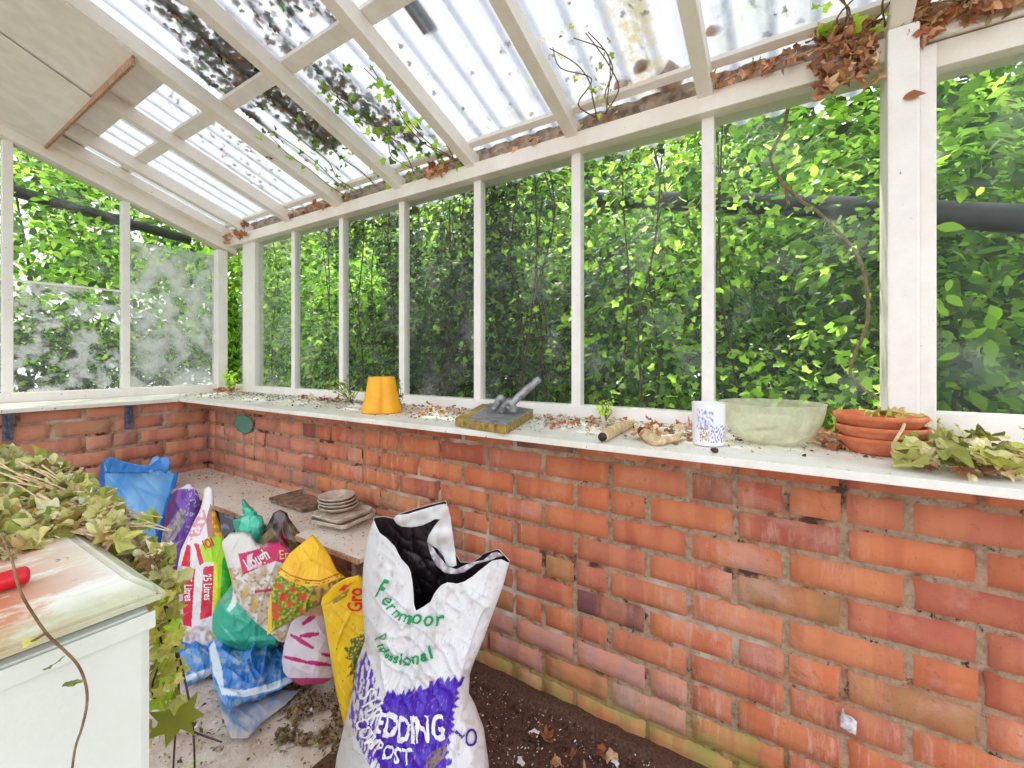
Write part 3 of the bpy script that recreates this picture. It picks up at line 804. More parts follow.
MR = [(504,498),(545,508),(562,509.5),(584,503.6),(615,492),(636,484),(653,476),(669,470),(694,468.5),(708,476),(729,484),(757,488),(800,492),(838,492),(850,486)]
mlf, mrf = fpl(ML), fpl(MR)
front_edge = [(374,520),(380,530),(387,534),(395,541),(402,554),(408,560),(411,566),(412.5,575),(413.5,585),(414,596),(416,602),(424,598),(430,594),(434,585),(440,578),(446,575),(456,576),(464,574),(470,571),(476,566),(484,560),(490,556),(500,556),(509,562)]
def to_u(pts): return [((x-mlf(y))/(mrf(y)-mlf(y)), y) for x, y in pts]
fe = to_u(front_edge); fe2 = []; last = -1
for u, y in fe:
    u = max(u, last+.004); last = u; fe2.append((u, y))
back_edge = to_u([(374,518),(383,519),(393,522),(399,518),(420,512),(447,505),(452,530),(457,560),(462,568),(474,568),(486,558),(500,552),(509,560)])
MT = .95
main = bag('compost_sack', 'tall open white sack with purple SHREDDING COMPOST print, black inside its torn mouth', ML, MR, [(500, .955), (560, .965), (640, .955), (768, .935), (850, .93)], .105,
           fe2, 846, paint_main, topb=back_edge, nu=170, nv=240, wr=.0095, wf=17, seed=3, mats=[M['bag'], M['bag_inner']], open_top=True,
           Tv=[(0, .7), (.08, 1), (.35, 1), (.6, .8), (.8, .45), (1, .30)], power=2.6, creases=1.0)
bvm = bvh_of(main)
flap('folded_flap', main, [c6(*p) for p in ((375,145),(395,128),(450,122),(540,95),(600,78),(642,70),(655,85),(668,140),(682,240),(700,385),(672,398),(648,385),(632,340),(600,300),(560,275),(548,268),(556,235),(585,185),(615,150),(590,148),(560,165),(520,182),(470,190),(420,188),(392,172))],
     .955, M['bag'], cup=.012, seed=8, cols=lambda x, y: mixc(WHITE_S, srgb(190, 176, 168), max(0, min(1, .2+1.5*nz(x*.08, y*.1, 2)))))
flap('torn_strip', main, [c6(*p) for p in ((552,275),(575,290),(600,330),(635,370),(660,395),(700,405),(740,385),(790,368),(838,358),(880,322),(905,318),(945,335),(905,345),(870,360),(800,378),(740,420),(690,430),(640,425),(600,390),(572,345),(560,310))],
     .935, M['bag_gloss'], cup=.008, seed=3, cols=lambda x, y: srgb(160, 148, 160) if nz(x*.2, y*.2, 1) > -.1 else srgb(206, 204, 210))
lettering(main, bvm, [('F', 378, 597, 28, -20, .55), ('e', 383.5, 603, 18, -46, .8), ('r', 387.5, 610, 18, -44, .8), ('n', 393, 617, 18, -38, .75), ('m', 403, 622.5, 20, -14, .9),
                      ('o', 415.5, 623.5, 22, -4, 1.0), ('o', 427.8, 625.5, 22, 0, 1.0), ('r', 439, 625, 21, 4, 1.1)], M['print_green'], bold=.012, shear=.2)
lettering(main, bvm, [('P', 377, 640, 15, -60, .6), ('r', 379, 647, 12, -55, .8), ('o', 381, 651, 12, -48, .8), ('f', 383, 654.5, 12, -42, .8), ('e', 386, 657.5, 12, -34, .7), ('s', 390, 660, 13, -25, .85), ('s', 395, 662.5, 15, -16, .9), ('i', 400.5, 663.5, 16, -8, 1),
                      ('o', 407, 664.5, 16, -3, .9), ('n', 416, 663.5, 16, 5, .95), ('a', 425, 661, 16, 11, .95), ('l', 432.5, 658, 18, 14, 1)], M['print_green'], bold=.03)
lettering(main, bvm, [('S', 361, 697, 24, -64, .62), ('H', 365, 709, 26, -60, .52), ('R', 369.5, 722, 27, -44, .52), ('E', 378, 731.5, 29, -18, .46), ('D', 389, 736.5, 34, -10, .50), ('D', 403, 741.5, 35, -5, .50), ('I', 413.6, 742, 37, 1, .6),
                      ('N', 423, 741.5, 37, 3, .50), ('G', 438.5, 739.5, 37, 3, .52)], M['print_white'], bold=.025)
lettering(main, bvm, [('C', 357.5, 726, 18, -62, .7), ('O', 361.5, 736, 19, -56, .7), ('M', 367.5, 746, 21, -48, .62), ('P', 376, 753, 20, -30, .6), ('O', 385.5, 758.5, 21, -20, .6), ('S', 395.5, 762.5, 22, -10, .7), ('T', 406.5, 764, 23, -4, .7)], M['print_white'], bold=.025)
lettering(main, bvm, [('L', 462.5, 737, 14, 40, .7), ('O', 470.5, 746, 25, 0, .6)], M['print_purple'], bold=.006)

# tall blue sack against the end wall
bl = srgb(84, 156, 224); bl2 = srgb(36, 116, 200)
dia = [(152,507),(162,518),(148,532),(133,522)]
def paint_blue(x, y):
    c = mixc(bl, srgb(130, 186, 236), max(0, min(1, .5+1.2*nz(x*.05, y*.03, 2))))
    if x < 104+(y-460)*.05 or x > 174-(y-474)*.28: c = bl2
    if 471 < y < 473.5 and x < 150: c = bl2
    if inside(dia, x, y): c = srgb(166, 182, 70)
    if y > 519 and inside([(133,522),(152,516),(152,532),(146,532)], x, y) and nz(x*.3, y*.3) > -.1: c = srgb(110, 160, 90)
    return c
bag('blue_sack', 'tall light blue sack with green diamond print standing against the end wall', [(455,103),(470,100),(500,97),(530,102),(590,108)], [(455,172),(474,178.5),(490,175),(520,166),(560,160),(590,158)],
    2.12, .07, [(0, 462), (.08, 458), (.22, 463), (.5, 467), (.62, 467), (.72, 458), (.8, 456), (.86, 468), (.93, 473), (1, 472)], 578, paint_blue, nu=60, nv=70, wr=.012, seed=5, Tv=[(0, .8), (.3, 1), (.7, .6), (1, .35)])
flap('torn_rim', bpy.data.objects['blue_sack'], [(104,460),(110,457),(122,461),(135,464),(150,466),(158,459),(168,456),(171,464),(166,474),(160,470),(150,473),(130,473),(108,473)], 2.03, M['bag_gloss'], cup=.02, cols=lambda x, y: srgb(50, 128, 206), label='darker blue torn rim')

# purple and silver sack
pur_grey = [(179.5,509),(186,510),(185,522),(173,541),(160,545),(163,532),(172,520)]
def paint_purple(x, y):
    c = srgb(118, 72, 176) if nz(x*.12, y*.07, 3) > -.1 else srgb(88, 48, 140)
    if x < 178-(y-490)*.15 and y < 530: c = srgb(96, 54, 104)
    if inside(pur_grey, x, y): c = srgb(158, 148, 158) if nz(x*.3, y*.2, 4) > -.1 else srgb(120, 108, 122)
    if abs(nz(x*.2, y*.15, 8)) < .05 and x > 186: c = srgb(186, 170, 210)
    if y < 489: c = srgb(214, 206, 226)
    return c
bag('purple_sack', 'slumped purple and silver sack between the tall blue sack and the lime one', [(483,184),(492,174),(506,167),(530,163),(560,158),(600,158)], [(483,193),(490,197),(500,200),(516,199),(532,193),(560,184),(600,186)],
    1.92, .05, [(0, 490), (.4, 484), (.7, 484), (1, 491)], 595, paint_purple, nu=40, nv=60, wr=.010, seed=9)

# lime, white and red sack
lime_poly = [(210.5,504),(216,511),(221,527),(227,548),(233,572),(240,600),(236,640),(212,640),(213,600),(213.5,563),(204,562),(200,547),(208,537),(206,520)]
def paint_lime(x, y):
    c = srgb(232, 226, 232)
    if inside([(203,505),(207,520),(200,535),(186,543),(190,530),(198,515)], x, y) and nz(x*.3, y*.3, 2) > -.05: c = srgb(226, 150, 160)
    if inside(lime_poly, x, y):
        c = srgb(176, 222, 36)
        if y < 537:
            n = nz(x*.25, y*.25, 6); c = srgb(238, 190, 40) if n > .05 else (srgb(206, 120, 40) if n > -.2 else srgb(150, 160, 60))
            if x < 212: c = srgb(170, 120, 110)
        if y > 557 and x > 222+(y-570)*-.05: c = srgb(70, 186, 56)
        if y > 562 and x < 217.5: c = srgb(226, 232, 40)
    if inside([(187,544),(191,546),(190,567),(181,566)], x, y) or inside([(194,543),(199,544),(204,563),(199.5,566),(197,555)], x, y): c = srgb(212, 20, 44)
    if inside([(184.5,569),(195,568.5),(191.5,627),(181.5,625)], x, y) or inside([(203.5,567),(214,565.5),(212,616),(200,620)], x, y): c = srgb(214, 24, 66)
    if y > 566 and x < 183: c = srgb(196, 190, 200)
    if y > 626: c = mixc(c, srgb(150, 126, 112), max(0, min(.8, .4+nz(x*.2, y*.2, 4))))
    return c
lime = bag('lime_sack', 'lime green and white sack with two red 25 Litres stripes and twisted white neck', [(485,205),(500,203),(510,200),(520,195),(535,188),(550,181),(570,177),(600,179),(640,181)], [(485,213),(500,214),(510,215),(527,221),(548,227),(572,233),(600,238),(640,234)],
    [(485, 1.78), (560, 1.66), (645, 1.60)], .055, [(0, 489), (.5, 486), (1, 488)], 642, paint_lime, nu=60, nv=110, wr=.007, seed=13, Tv=[(0,.9),(.4,1),(.6,.7),(.8,.45),(1,.3)])
bvl = bvh_of(lime)
lettering(lime, bvl, [('25 Litres', 185.4, 588, 11, -88, .66)], M['print_white'], bold=.02)
lettering(lime, bvl, [('25 Litres', 204.6, 587, 11, -88, .66)], M['print_white'], bold=.02)
lettering(lime, bvl, [('IOI', 210, 547.5, 13, 22, .62)], M['print_red'], bold=.03)

# black plastic sheet bundle in the dark under the bench
bag('black_sack', 'shiny black plastic sack pushed under the far end of the bench', [(503,214),(545,218),(640,214)], [(503,222),(520,240),(545,246),(640,250)], [(503, 1.99), (620, 1.95)], .045,
    [(0, 506), (1, 517)], 598, lambda x, y: srgb(34, 38, 50) if nz(x*.1, y*.2, 2) < .25 else srgb(110, 124, 150), nu=30, nv=30, wr=.01, seed=2, mats=[M['bag_gloss']])

# teal sack: body and tied neck
def paint_teal(x, y):
    c = srgb(38, 172, 142) if nz(x*.05, y*.06, 3) < .15 else srgb(78, 196, 172)
    if inside([(226,590),(236,584),(232,600),(219,607)], x, y) and nz(x*.2, y*.2) > -.1: c = srgb(120, 160, 130)
    if inside([(234,584),(238,585),(236,605),(230,612),(227,610),(232,600)], x, y): c = srgb(214, 240, 232)
    if y > 640: c = mixc(c, srgb(40, 110, 80), .4)
    return c
teal = bag('teal_sack', 'bulging teal plastic sack with a knotted top, half behind the white printed sack', [(520,236),(540,238),(560,240),(580,234),(592,227),(603,217),(616,212.5),(629,212),(639,218),(647,234),(652,250)], [(520,262),(545,268),(560,272),(600,290),(630,290),(641,284),(647,275),(652,262)],
    [(520, 1.66), (600, 1.56), (650, 1.52)], .07, [(0, 524), (.5, 520), (1, 524)], 651, paint_teal, nu=60, nv=80, wr=.008, seed=21, mats=[M['bag_gloss']], Tv=[(0,.35),(.15,.9),(.5,1),(.8,.6),(1,.35)])
pt = lambda x, y: srgb(92, 206, 180) if nz(x*.12, y*.1, 4) > -.05 else srgb(46, 160, 132)
bag('knotted_neck', '', [(500,242),(508,242),(514,243),(519,250)], [(500,245),(506,250),(512,257),(516,258),(519,253)], 1.60, .022, 500, 520, pt, nu=24, nv=20, wr=.006, seed=4, mats=[M['bag_gloss']], part_of=teal, Tv=[(0,.4),(.5,1),(1,.6)])
bag('folded_ear', '', [(514,240),(520,233),(528,234),(540,240),(545,246)], [(514,262),(522,264),(532,262),(540,256),(545,250)], 1.585, .03, [(0,520),(.4,515),(1,516)], 544, pt, nu=30, nv=26, wr=.008, seed=6, mats=[M['bag_gloss']], part_of=teal, Tv=[(0,.5),(.5,1),(1,.5)])

# dark clear sack with dead leaves
def paint_dark(x, y):
    n = nz(x*.13, y*.09, 5)
    c = srgb(62, 44, 42) if n < .1 else srgb(96, 84, 84)
    if inside([(276,525),(286,520),(288,545),(278,545)], x, y) and n > -.2: c = srgb(110, 26, 40)
    if x > 289 and y > 522: c = srgb(120, 102, 66) if nz(x*.4, y*.4, 3) > -.1 else srgb(84, 70, 48)
    if inside([(258,540),(270,528),(276,534),(262,548)], x, y): c = srgb(150, 128, 90)
    return c
bag('dark_clear_sack', 'dark see-through plastic sack of dead leaves gathered to a point before the bench', [(509,275),(520,270),(535,262),(550,258),(600,258)], [(509,286),(518,289),(530,298),(545,312),(560,318),(600,318)],
    [(509, 1.60), (600, 1.53)], .04, [(0, 513), (.5, 510), (1, 513)], 640, paint_dark, nu=50, nv=50, wr=.012, seed=31, mats=[M['bag_gloss']], creases=1.5)

# white sack with magenta band
mag = [(238,554),(251,551),(264,547),(274,541),(284,545),(291,551),(287,565),(276,561),(262,566),(252,571),(243,575)]
def paint_lough(x, y):
    c = srgb(228, 222, 220)
    n = nz(x*.12, y*.12, 7)
    if y > 566+(x-240)*-.2 and n > -.15: c = mixc(c, srgb(190, 160, 120), min(1, .5+n))
    if y > 570 and nz(x*.3, y*.3, 17) > .25: c = mixc(c, srgb(150, 120, 96), .7)
    if n > .35 and y > 570: c = srgb(214, 170, 90)
    if inside(mag, x, y): c = srgb(206, 26, 100)
    if inside([(247,556),(253,553),(251,567),(262,563),(262,566),(247,571)], x, y): c = srgb(236, 200, 214)
    if 590 < y-(x-256)*-.1 < 593 and x > 255: c = srgb(190, 60, 90)
    return c
lough = bag('white_sack', 'dirty white sack with a magenta Lough band leaning in front of the teal sack', [(533,223),(545,222),(560,226),(575,230),(600,236),(615,243),(628,255),(642,268)], [(533,284),(545,288),(560,292),(580,296),(605,292),(642,290)],
    [(533, 1.50), (640, 1.43)], .05, [(0, 541), (.12, 534), (.35, 533), (.45, 536), (.52, 545), (.62, 547), (.75, 543), (.88, 543), (1, 549)], [(0, 600), (.25, 622), (.6, 637), (1, 640)], paint_lough, nu=80, nv=90, wr=.006, seed=41, creases=.8, Tv=[(0,.5),(.3,1),(.7,.8),(1,.4)])
bv_ = bvh_of(lough)
lettering(lough, bv_, [('Lough', 260, 564, 17, 30, .62)], M['print_white'], bold=.02)
lettering(lough, bv_, [('Er', 284, 559, 13, 4, .8)], M['print_cream'], bold=.01)

# yellow sacks
def paint_fold(x, y):
    yl = srgb(254, 200, 32)
    c = mixc(yl, srgb(246, 176, 30), max(0, min(1, .4+nz(x*.05, y*.05, 2))))
    edge = np.interp(x, [268, 278, 290, 305, 320, 346], [569, 572, 580, 585, 586, 576])
    if y > edge:
        n = nz(x*.32, y*.32, 5)
        c = srgb(120, 126, 44) if n > 0 else srgb(160, 170, 50)
        if n < -.25: c = srgb(206, 200, 70)
        for (fx, fy, fr) in ((284,597,4.5),(276,608,4.5),(276,616,4),(293,590,3),(303,597,4),(279,586,3.2),(290,604,3),(302,611,2.5)):
            if (x-fx)**2+(y-fy)**2 < (fr*(1+.6*nz(x*.5, y*.5, fx)))**2: c = srgb(224, 84, 52)
        if x < 271.5+(y-600)*.02 or y < edge+1.5: c = srgb(250, 206, 60)
        if x > 312: c = srgb(130, 120, 84) if nz(x*.25, y*.12, 8) > 0 else srgb(214, 170, 70)
    if abs(y-edge+5) < .7 or (abs(y-edge+2.2) < .5 and nz(x*.2, 0, 3) > 0): c = srgb(150, 96, 20)
    return c
bag('folded_yellow_sack', 'yellow sack folded to a point, its red and green flower picture facing out', [(536,311),(545,300),(554,289),(570,279),(584,273),(602,269),(633,267)], [(536,314),(543,321),(556,330),(571,337),(577,345),(585,344),(594,333),(603,322),(618,296),(633,269)],
    [(536, 1.40), (575, 1.34), (633, 1.33)], .035, 536, 633, paint_fold, nu=80, nv=100, wr=.009, seed=51, creases=.9, Tv=[(0,.2),(.2,.5),(.5,1),(.8,.7),(1,.2)])
leafy = [(356,637),(350,640),(352,646),(344,648),(349,655),(345,658),(352,661),(348,668),(354,667),(346,678),(354,674),(352,684),(362,676),(372,668),(372,630)]
def paint_tall(x, y):
    c = mixc(srgb(250, 208, 22), srgb(240, 188, 24), max(0, min(1, .4+nz(x*.06, y*.05, 6))))
    if inside(leafy, x, y) and nz(x*.5, y*.5, 2) > -.25: c = srgb(92, 112, 60)
    if inside([(334,592),(342,588),(350,589),(347,596),(338,602),(333,604)], x, y) and nz(x*.3, y*.3) > -.3: c = srgb(150, 130, 50)
    if nz(x*.5, y*.5, 50) > .66: c = srgb(80, 60, 30)
    return c
tall = bag('yellow_sack', 'tall bright yellow sack standing beside the big open compost sack', [(576,350),(585,338),(597,326),(606,322),(630,326),(660,331),(690,336),(715,342),(732,345)], [(576,361),(590,366),(640,374),(700,374),(732,372)],
    [(576, 1.29), (730, 1.24)], .05, [(0, 590), (.4, 583), (.8, 576), (1, 577)], 731, paint_tall, nu=50, nv=110, wr=.007, seed=61, Tv=[(0,.9),(.4,1),(.8,.6),(1,.25)])
lettering(tall, bvh_of(tall), [('Gro', 362, 600, 20, 90, .72)], M['print_red'], bold=.03)
flap('folded_corner', tall, [(321,606),(322,598),(334,585),(346,578),(359,575),(357,580),(349,588),(338,596),(330,603)], lambda x, y: 1.225, M['bag'], cup=.006, n=18,
     cols=lambda x, y: srgb(222, 40, 30) if inside([(337,592),(345,584),(352,583),(346,590)], x, y) else srgb(252, 204, 30), label='yellow folded corner with red print')

# lilac white sack with magenta lettering strokes
def seg(x, y, a, b, w):
    ax, ay = a; bx, by = b; t_ = max(0, min(1, ((x-ax)*(bx-ax)+(y-ay)*(by-ay))/((bx-ax)**2+(by-ay)**2)))
    return (x-ax-t_*(bx-ax))**2+(y-ay-t_*(by-ay))**2 < (w*(1-abs(t_-.5)*.9))**2
def paint_pink(x, y):
    c = srgb(226, 216, 230)
    for a, b, w in (((303,624),(317,614),2.6),((291,635),(313,648),2.4),((301,636),(318,634),2.8),((285,657),(306,662),2.3),((304,662),(330,665),2.6),((322,654),(332,656),2)):
        if seg(x, y, a, b, w): c = srgb(196, 24, 112)
    if y < 616: c = srgb(222, 180, 140)
    if y > 678: c = srgb(180, 60, 110)
    return c
bag('lilac_sack', 'small full lilac white sack with magenta strokes under the folded yellow sack', [(600,300),(615,295),(628,289),(645,284),(660,282),(670,283),(678,290)], [(600,322),(615,326),(640,332),(672,336),(678,330)],
    [(600, 1.42), (676, 1.38)], .06, 602, [(0, 672), (.3, 676), (1, 673)], paint_pink, nu=50, nv=60, wr=.006, seed=71, Tv=[(0,.7),(.3,1),(.7,.9),(1,.4)])

# flattened blue sacks on the floor
def tfloor(z0, ylist): return [(y, F*(EYE-z0)/(y-360)) for y in ylist]
def paint_flat(x, y):
    c = srgb(46, 124, 206) if nz(x*.06, y*.06, 2) < .12 else srgb(96, 156, 220)
    n = nz(x*.12, y*.14, 8)
    if n > .15: c = mixc(c, srgb(196, 196, 204), min(.6, (n-.15)*2.5))
    if nz(x*.3, y*.3, 4) > .42: c = mixc(c, srgb(70, 66, 76), .5)
    return c
yl = list(range(620, 745, 5))
f1 = lambda x, y: mixc(srgb(220, 232, 246), srgb(60, 130, 210), .1) if (y > 676-(x-185)*.33 and y < 682-(x-185)*.33) else paint_flat(x, y)
bag('flat_blue_sack', 'flattened blue sack on the floor beneath the red striped lime sack', [(626,178),(640,173),(660,178),(675,183),(689,186)], [(626,216),(640,216),(672,213),(680,202),(689,188)], tfloor(.02, yl), .018,
    626, [(0, 689), (.5, 682), (1, 673)], f1, nu=50, nv=50, wr=.010, seed=81, lie=True, Tv=[(0,.6),(.5,1),(1,.7)])
def f2(x, y):
    c = paint_flat(x, y)
    e = np.interp(x, [208, 222, 245, 270, 300], [650, 688, 690, 684, 672])
    if (e < y < e+7 and x > 216) or inside([(209,648),(214,640),(222,668),(224,690),(214,676)], x, y): c = srgb(216, 230, 246)
    return c
bag('flat_blue_sack', 'crumpled bright blue sack lying flat on the floor below the teal sack', [(632,212),(645,208),(665,210),(685,214),(700,222),(706,226)], [(632,232),(645,284),(662,294),(676,300),(688,282),(700,245),(706,232)], tfloor(.045, yl), .022,
    [(0, 634), (.3, 634), (1, 648)], 705, f2, nu=70, nv=60, wr=.016, seed=85, lie=True, Tv=[(0,.4),(.5,1),(1,.7)], creases=1.4)
bag('dusty_blue_film', 'dusty pale blue plastic film on the floor, nearest the camera of the blue plastic', [(690,215),(715,222),(740,232)], [(690,300),(705,285),(722,262),(740,246)], tfloor(.012, yl), .004,
    690, 738, lambda x, y: mixc(srgb(120, 150, 190), srgb(190, 180, 184), max(0, min(1, .5+1.5*nz(x*.1, y*.1, 3)))), nu=40, nv=30, wr=.004, seed=88, lie=True, cat='plastic film')

# ------------------------------------------------------------------ chest freezer
fz = thing('chest_freezer', 'old white chest freezer with rusty lid in the bottom left corner', 'freezer', (-.2, .9, 0))
FX0, FX1, FY0, FY1 = -.70, .21, .60, 1.16
zt_, zm_ = EYE-.250, EYE-.263
bm = bmesh.new(); i_ = .045
lo = [(FX0,FY0),(FX1,FY0),(FX1,FY1),(FX0,FY1)]; hi = [(FX0+i_,FY0+.05),(FX1-.02,FY0+.05),(FX1-.02,FY1-.03),(FX0+i_,FY1-.03)]
lv = [[bm.verts.new((x, y, z)) for x, y in r] for r, z in ((lo, EYE-.270), (lo, zm_), (hi, zt_))]
bm.faces.new(lv[0][::-1]); bm.faces.new(lv[2])
for a, b in ((0, 1), (1, 2)):
    for k in range(4): bm.faces.new((lv[a][k], lv[a][(k+1) % 4], lv[b][(k+1) % 4], lv[b][k]))
bmesh.ops.bevel(bm, geom=[e for e in bm.edges], offset=.006, segments=3, affect='EDGES')
bmesh.ops.subdivide_edges(bm, edges=[e for e in bm.edges if e.calc_length() > .2], cuts=6, use_grid_fill=True)
lid = bm_obj('lid', bm, M['lid'])
gk = box('gasket', M['gasket'], FX0+.03, FX1-.02, FY0+.02, FY1-.02, EYE-.279, EYE-.2705, .002)
bm = bmesh.new(); add_box(bm, FX0+.01, FX1-.010, FY0+.012, FY1-.01, .03, EYE-.2795, .01); body = bm_obj('body', bm, M['appliance'])
ln = box('rim_trim', M['appliance'], FX0+.006, FX1-.008, FY0+.008, FY0+.0115, EYE-.302, EYE-.283, .001)
ft = [box('foot', M['gasket'], x-.02, x+.02, y-.02, y+.02, 0, .03, .003) for x in (FX0+.06, FX1-.06) for y in (FY0+.06, FY1-.06)]
adopt(fz, lid, gk, body, ln, *ft)

# red tool handle lying on the lid
a = on_z(-34, 592, zt_+.011); b = on_z(30, 573.5, zt_+.011); d = (b-a).normalized()
hd = thing('garden_tool', 'red plastic tool handle lying on the freezer lid at the left frame edge', 'tool', tuple(a))
g = tube('grip', [a+d*s*(b-a).length for s in (0, .2, .4, .6, .8, .93, .98, 1)], [.0095, .0105, .0100, .0098, .0102, .0095, .007, .002], M['red_grip'], n=16, sub=3)
k = tube('shank', [a-d*.12, a+d*.01], [.004, .004], M['steel'], n=8, sub=1)
adopt(hd, g, k)

# ------------------------------------------------------------------ things on the sill
def wobpot(a, z): return 1 - .20*math.exp(-((a-math.radians(233))/.20)**2)*(1-.2*z/.14) + .015*math.sin(3*a)
c = P(382, 409, 1.74); c.z = SILL
pot = lathe('plastic_pot', [(.0, .139), (.045, .1405), (.050, .139), (.0515, .134), (.055, .11), (.061, .08), (.068, .045), (.074, .015), (.076, .006), (.074, .0), (.070, .0), (.068, .010), (.050, .128), (.0, .130)], M['yellow_pot'], (c.x, c.y, SILL+.001), n=72, wob=wobpot)
tag(pot, 'dented yellow plastic pot standing upside down on the sill', 'pot')

# plasterer's board with steel plate and handle
bt = SILL+.028
A, B, C_, D = on_z(455, 420, SILL+.02), on_z(506, 428, SILL+.02), on_z(533, 412, SILL+.02), on_z(484, 404, SILL+.02)
fl = thing('hand_float', 'mossy wooden float board with grey steel plate and upright angled handle, on the sill', 'float', tuple((A+C_)/2))
def prism(name, quad, z0, z1, mat, bev=.002):
    bm = bmesh.new(); add_hex(bm, [(p.x, p.y, z0) for p in quad]+[(p.x, p.y, z1) for p in quad], bev); return bm_obj(name, bm, mat)
b1 = prism('board', (A, B, C_, D), SILL+.001, SILL+.026, M['mossy_wood'], .003)
m_ = (A+B+C_+D)/4
sh = lambda p, f: m_+(p-m_)*f
A2 = A+(B-A)*.28
b2 = prism('steel_plate', (sh(A2, 1.0), sh(B, .99), sh(C_, 1.02), sh(D+(C_-D)*.15, 1.02)), SILL+.0262, SILL+.0305, M['steel'], .001)
zb = SILL+.031; tt_ = F*(EYE-zb)/(412-360)
def hp(x, y, t_=None): return P(x, y, t_ or 1.50)
T0 = 1.44
gr = tube('handle', [hp(508, 409, T0), hp(513, 402.5, T0), hp(522, 394, T0), hp(532, 385, T0), hp(540, 378.5, T0)], [.010, .012, .0135, .0125, .010], M['steel'], n=12)
s1 = tube('support', [hp(513, 412, T0+.0), hp(512, 406, T0), hp(508, 401, T0)], [.012, .014, .015], M['steel'], n=10)
s2 = tube('support', [hp(502, 412, T0+.02), hp(506, 406, T0+.01), hp(511, 401, T0)], [.011, .014, .015], M['steel'], n=10)
s3 = tube('lug', [hp(493, 410, T0+.04), hp(497, 404, T0+.04), hp(501, 398, T0+.04), hp(505, 403, T0+.04), hp(507, 409, T0+.04)], [.010, .012, .013, .012, .010], M['steel'], n=10)
adopt(fl, b1, b2, gr, s1, s2, s3)

# white mug with blue flowers
c = P(708.5, 444, 1.075); c.z = SILL+.001
fdir = math.atan2(-c.y, -c.x)
def mugcol(a, r, z, j):
    w = (a-fdir+.25+math.pi) % (2*math.pi)-math.pi
    base = np.array(srgb(240, 238, 246)[:3])
    if abs(w) < .55 and .040 < z < .088 and r > .0357:
        base = base*(1-max(0, min(.85, .25+1.3*nz(w*7, z*130, 3))))+np.array(srgb(110, 106, 190)[:3])*max(0, min(.85, .25+1.3*nz(w*7, z*130, 3)))
    if abs(w-.0) < .30 and r > .0357 and .012 < z < .045 and nz(w*14, z*200, 8) > .0: base = np.array(srgb(176, 128, 92)[:3])
    if w > .35 and r > .0357 and .01 < z < .05 and nz(w*10, z*150, 9) > .05: base = np.array(srgb(140, 140, 206)[:3])
    return base
prof = [(0, 0), (.030, 0), (.0355, .001)]+[(.036+.002*z/.1, z) for z in np.linspace(.006, .098, 60)]+[(.0392, .101), (.0385, .1025), (.0365, .101), (.035, .09), (.034, .02), (.03, .008), (0, .007)]
mug = thing('mug', 'tall white mug with faded blue flower print on the sill', 'mug', tuple(c))
mb = lathe('cup', prof, M['ceramic'], c, n=260, cols=mugcol)
ha = fdir+math.radians(200)
hp_ = [Vector((c.x+r*math.cos(ha), c.y+r*math.sin(ha), c.z+z)) for r, z in ((.034, .080), (.050, .082), (.060, .068), (.058, .045), (.048, .028), (.034, .024))]
hn = tube('handle', hp_, .005, M['pale_plastic'], n=10); hn.data.materials[0] = simple('white_glaze', srgb(240, 238, 246), .15, None, bump=0)
adopt(mug, mb, hn)

# frosted glass bowl
c = P(770.5, 443, 1.10); c.z = SILL+.001
pr = [(0, 0), (.050, 0), (.062, .003), (.082, .015), (.097, .034), (.107, .056), (.113, .080), (.1155, .098), (.1165, .1005), (.1135, .1005), (.111, .098), (.108, .080), (.102, .056), (.092, .036), (.077, .018), (.058, .008), (0, .006)]
bowl = lathe('glass_bowl', pr, M['bowl_glass'], c, n=96, wob=lambda a, z: 1+.006*math.sin(24*a)*(z < .09)); tag(bowl, 'large cloudy glass bowl on the sill between the mug and the terracotta saucers', 'bowl')
dl = leaf_cloud('dead_leaf', [(c.x, c.y+.02, c.z+.03), (c.x+.02, c.y+.01, c.z+.03)][:1], [(0, .2, 1)], .09, DEAD[:1], M['dry_leaf'], OVAL, .3); tag(dl, 'brown dead leaf lying inside the cloudy glass bowl', 'leaf')

# stack of three terracotta saucers
def saucer(cx, cy, cz, r, lab):
    p = [(0, 0), (r*.70, 0), (r*.76, .002), (r*.90, .018), (r*.97, .026), (r, .028), (r*1.0, .035), (r*.985, .037), (r*.955, .035), (r*.93, .027), (r*.86, .016), (r*.72, .006), (0, .005)]
    o = lathe('terracotta_saucer', p, M['terracotta'], (0, 0, 0), n=72); o.location = (cx, cy, cz); tag(o, lab, 'saucer', 'terracotta saucers stacked on the sill'); return o
c = P(881, 452, .985)
for i, (dx, dy, r, lab) in enumerate(((0, 0, .080, 'bottom terracotta saucer of the stack on the sill'), (-.004, .002, .082, 'middle terracotta saucer of the stack on the sill'), (.001, .004, .0835, 'top terracotta saucer of the stack on the sill, open upward'))):
    saucer(c.x+dx, c.y+dy, SILL+.001+i*.0245, r, lab)

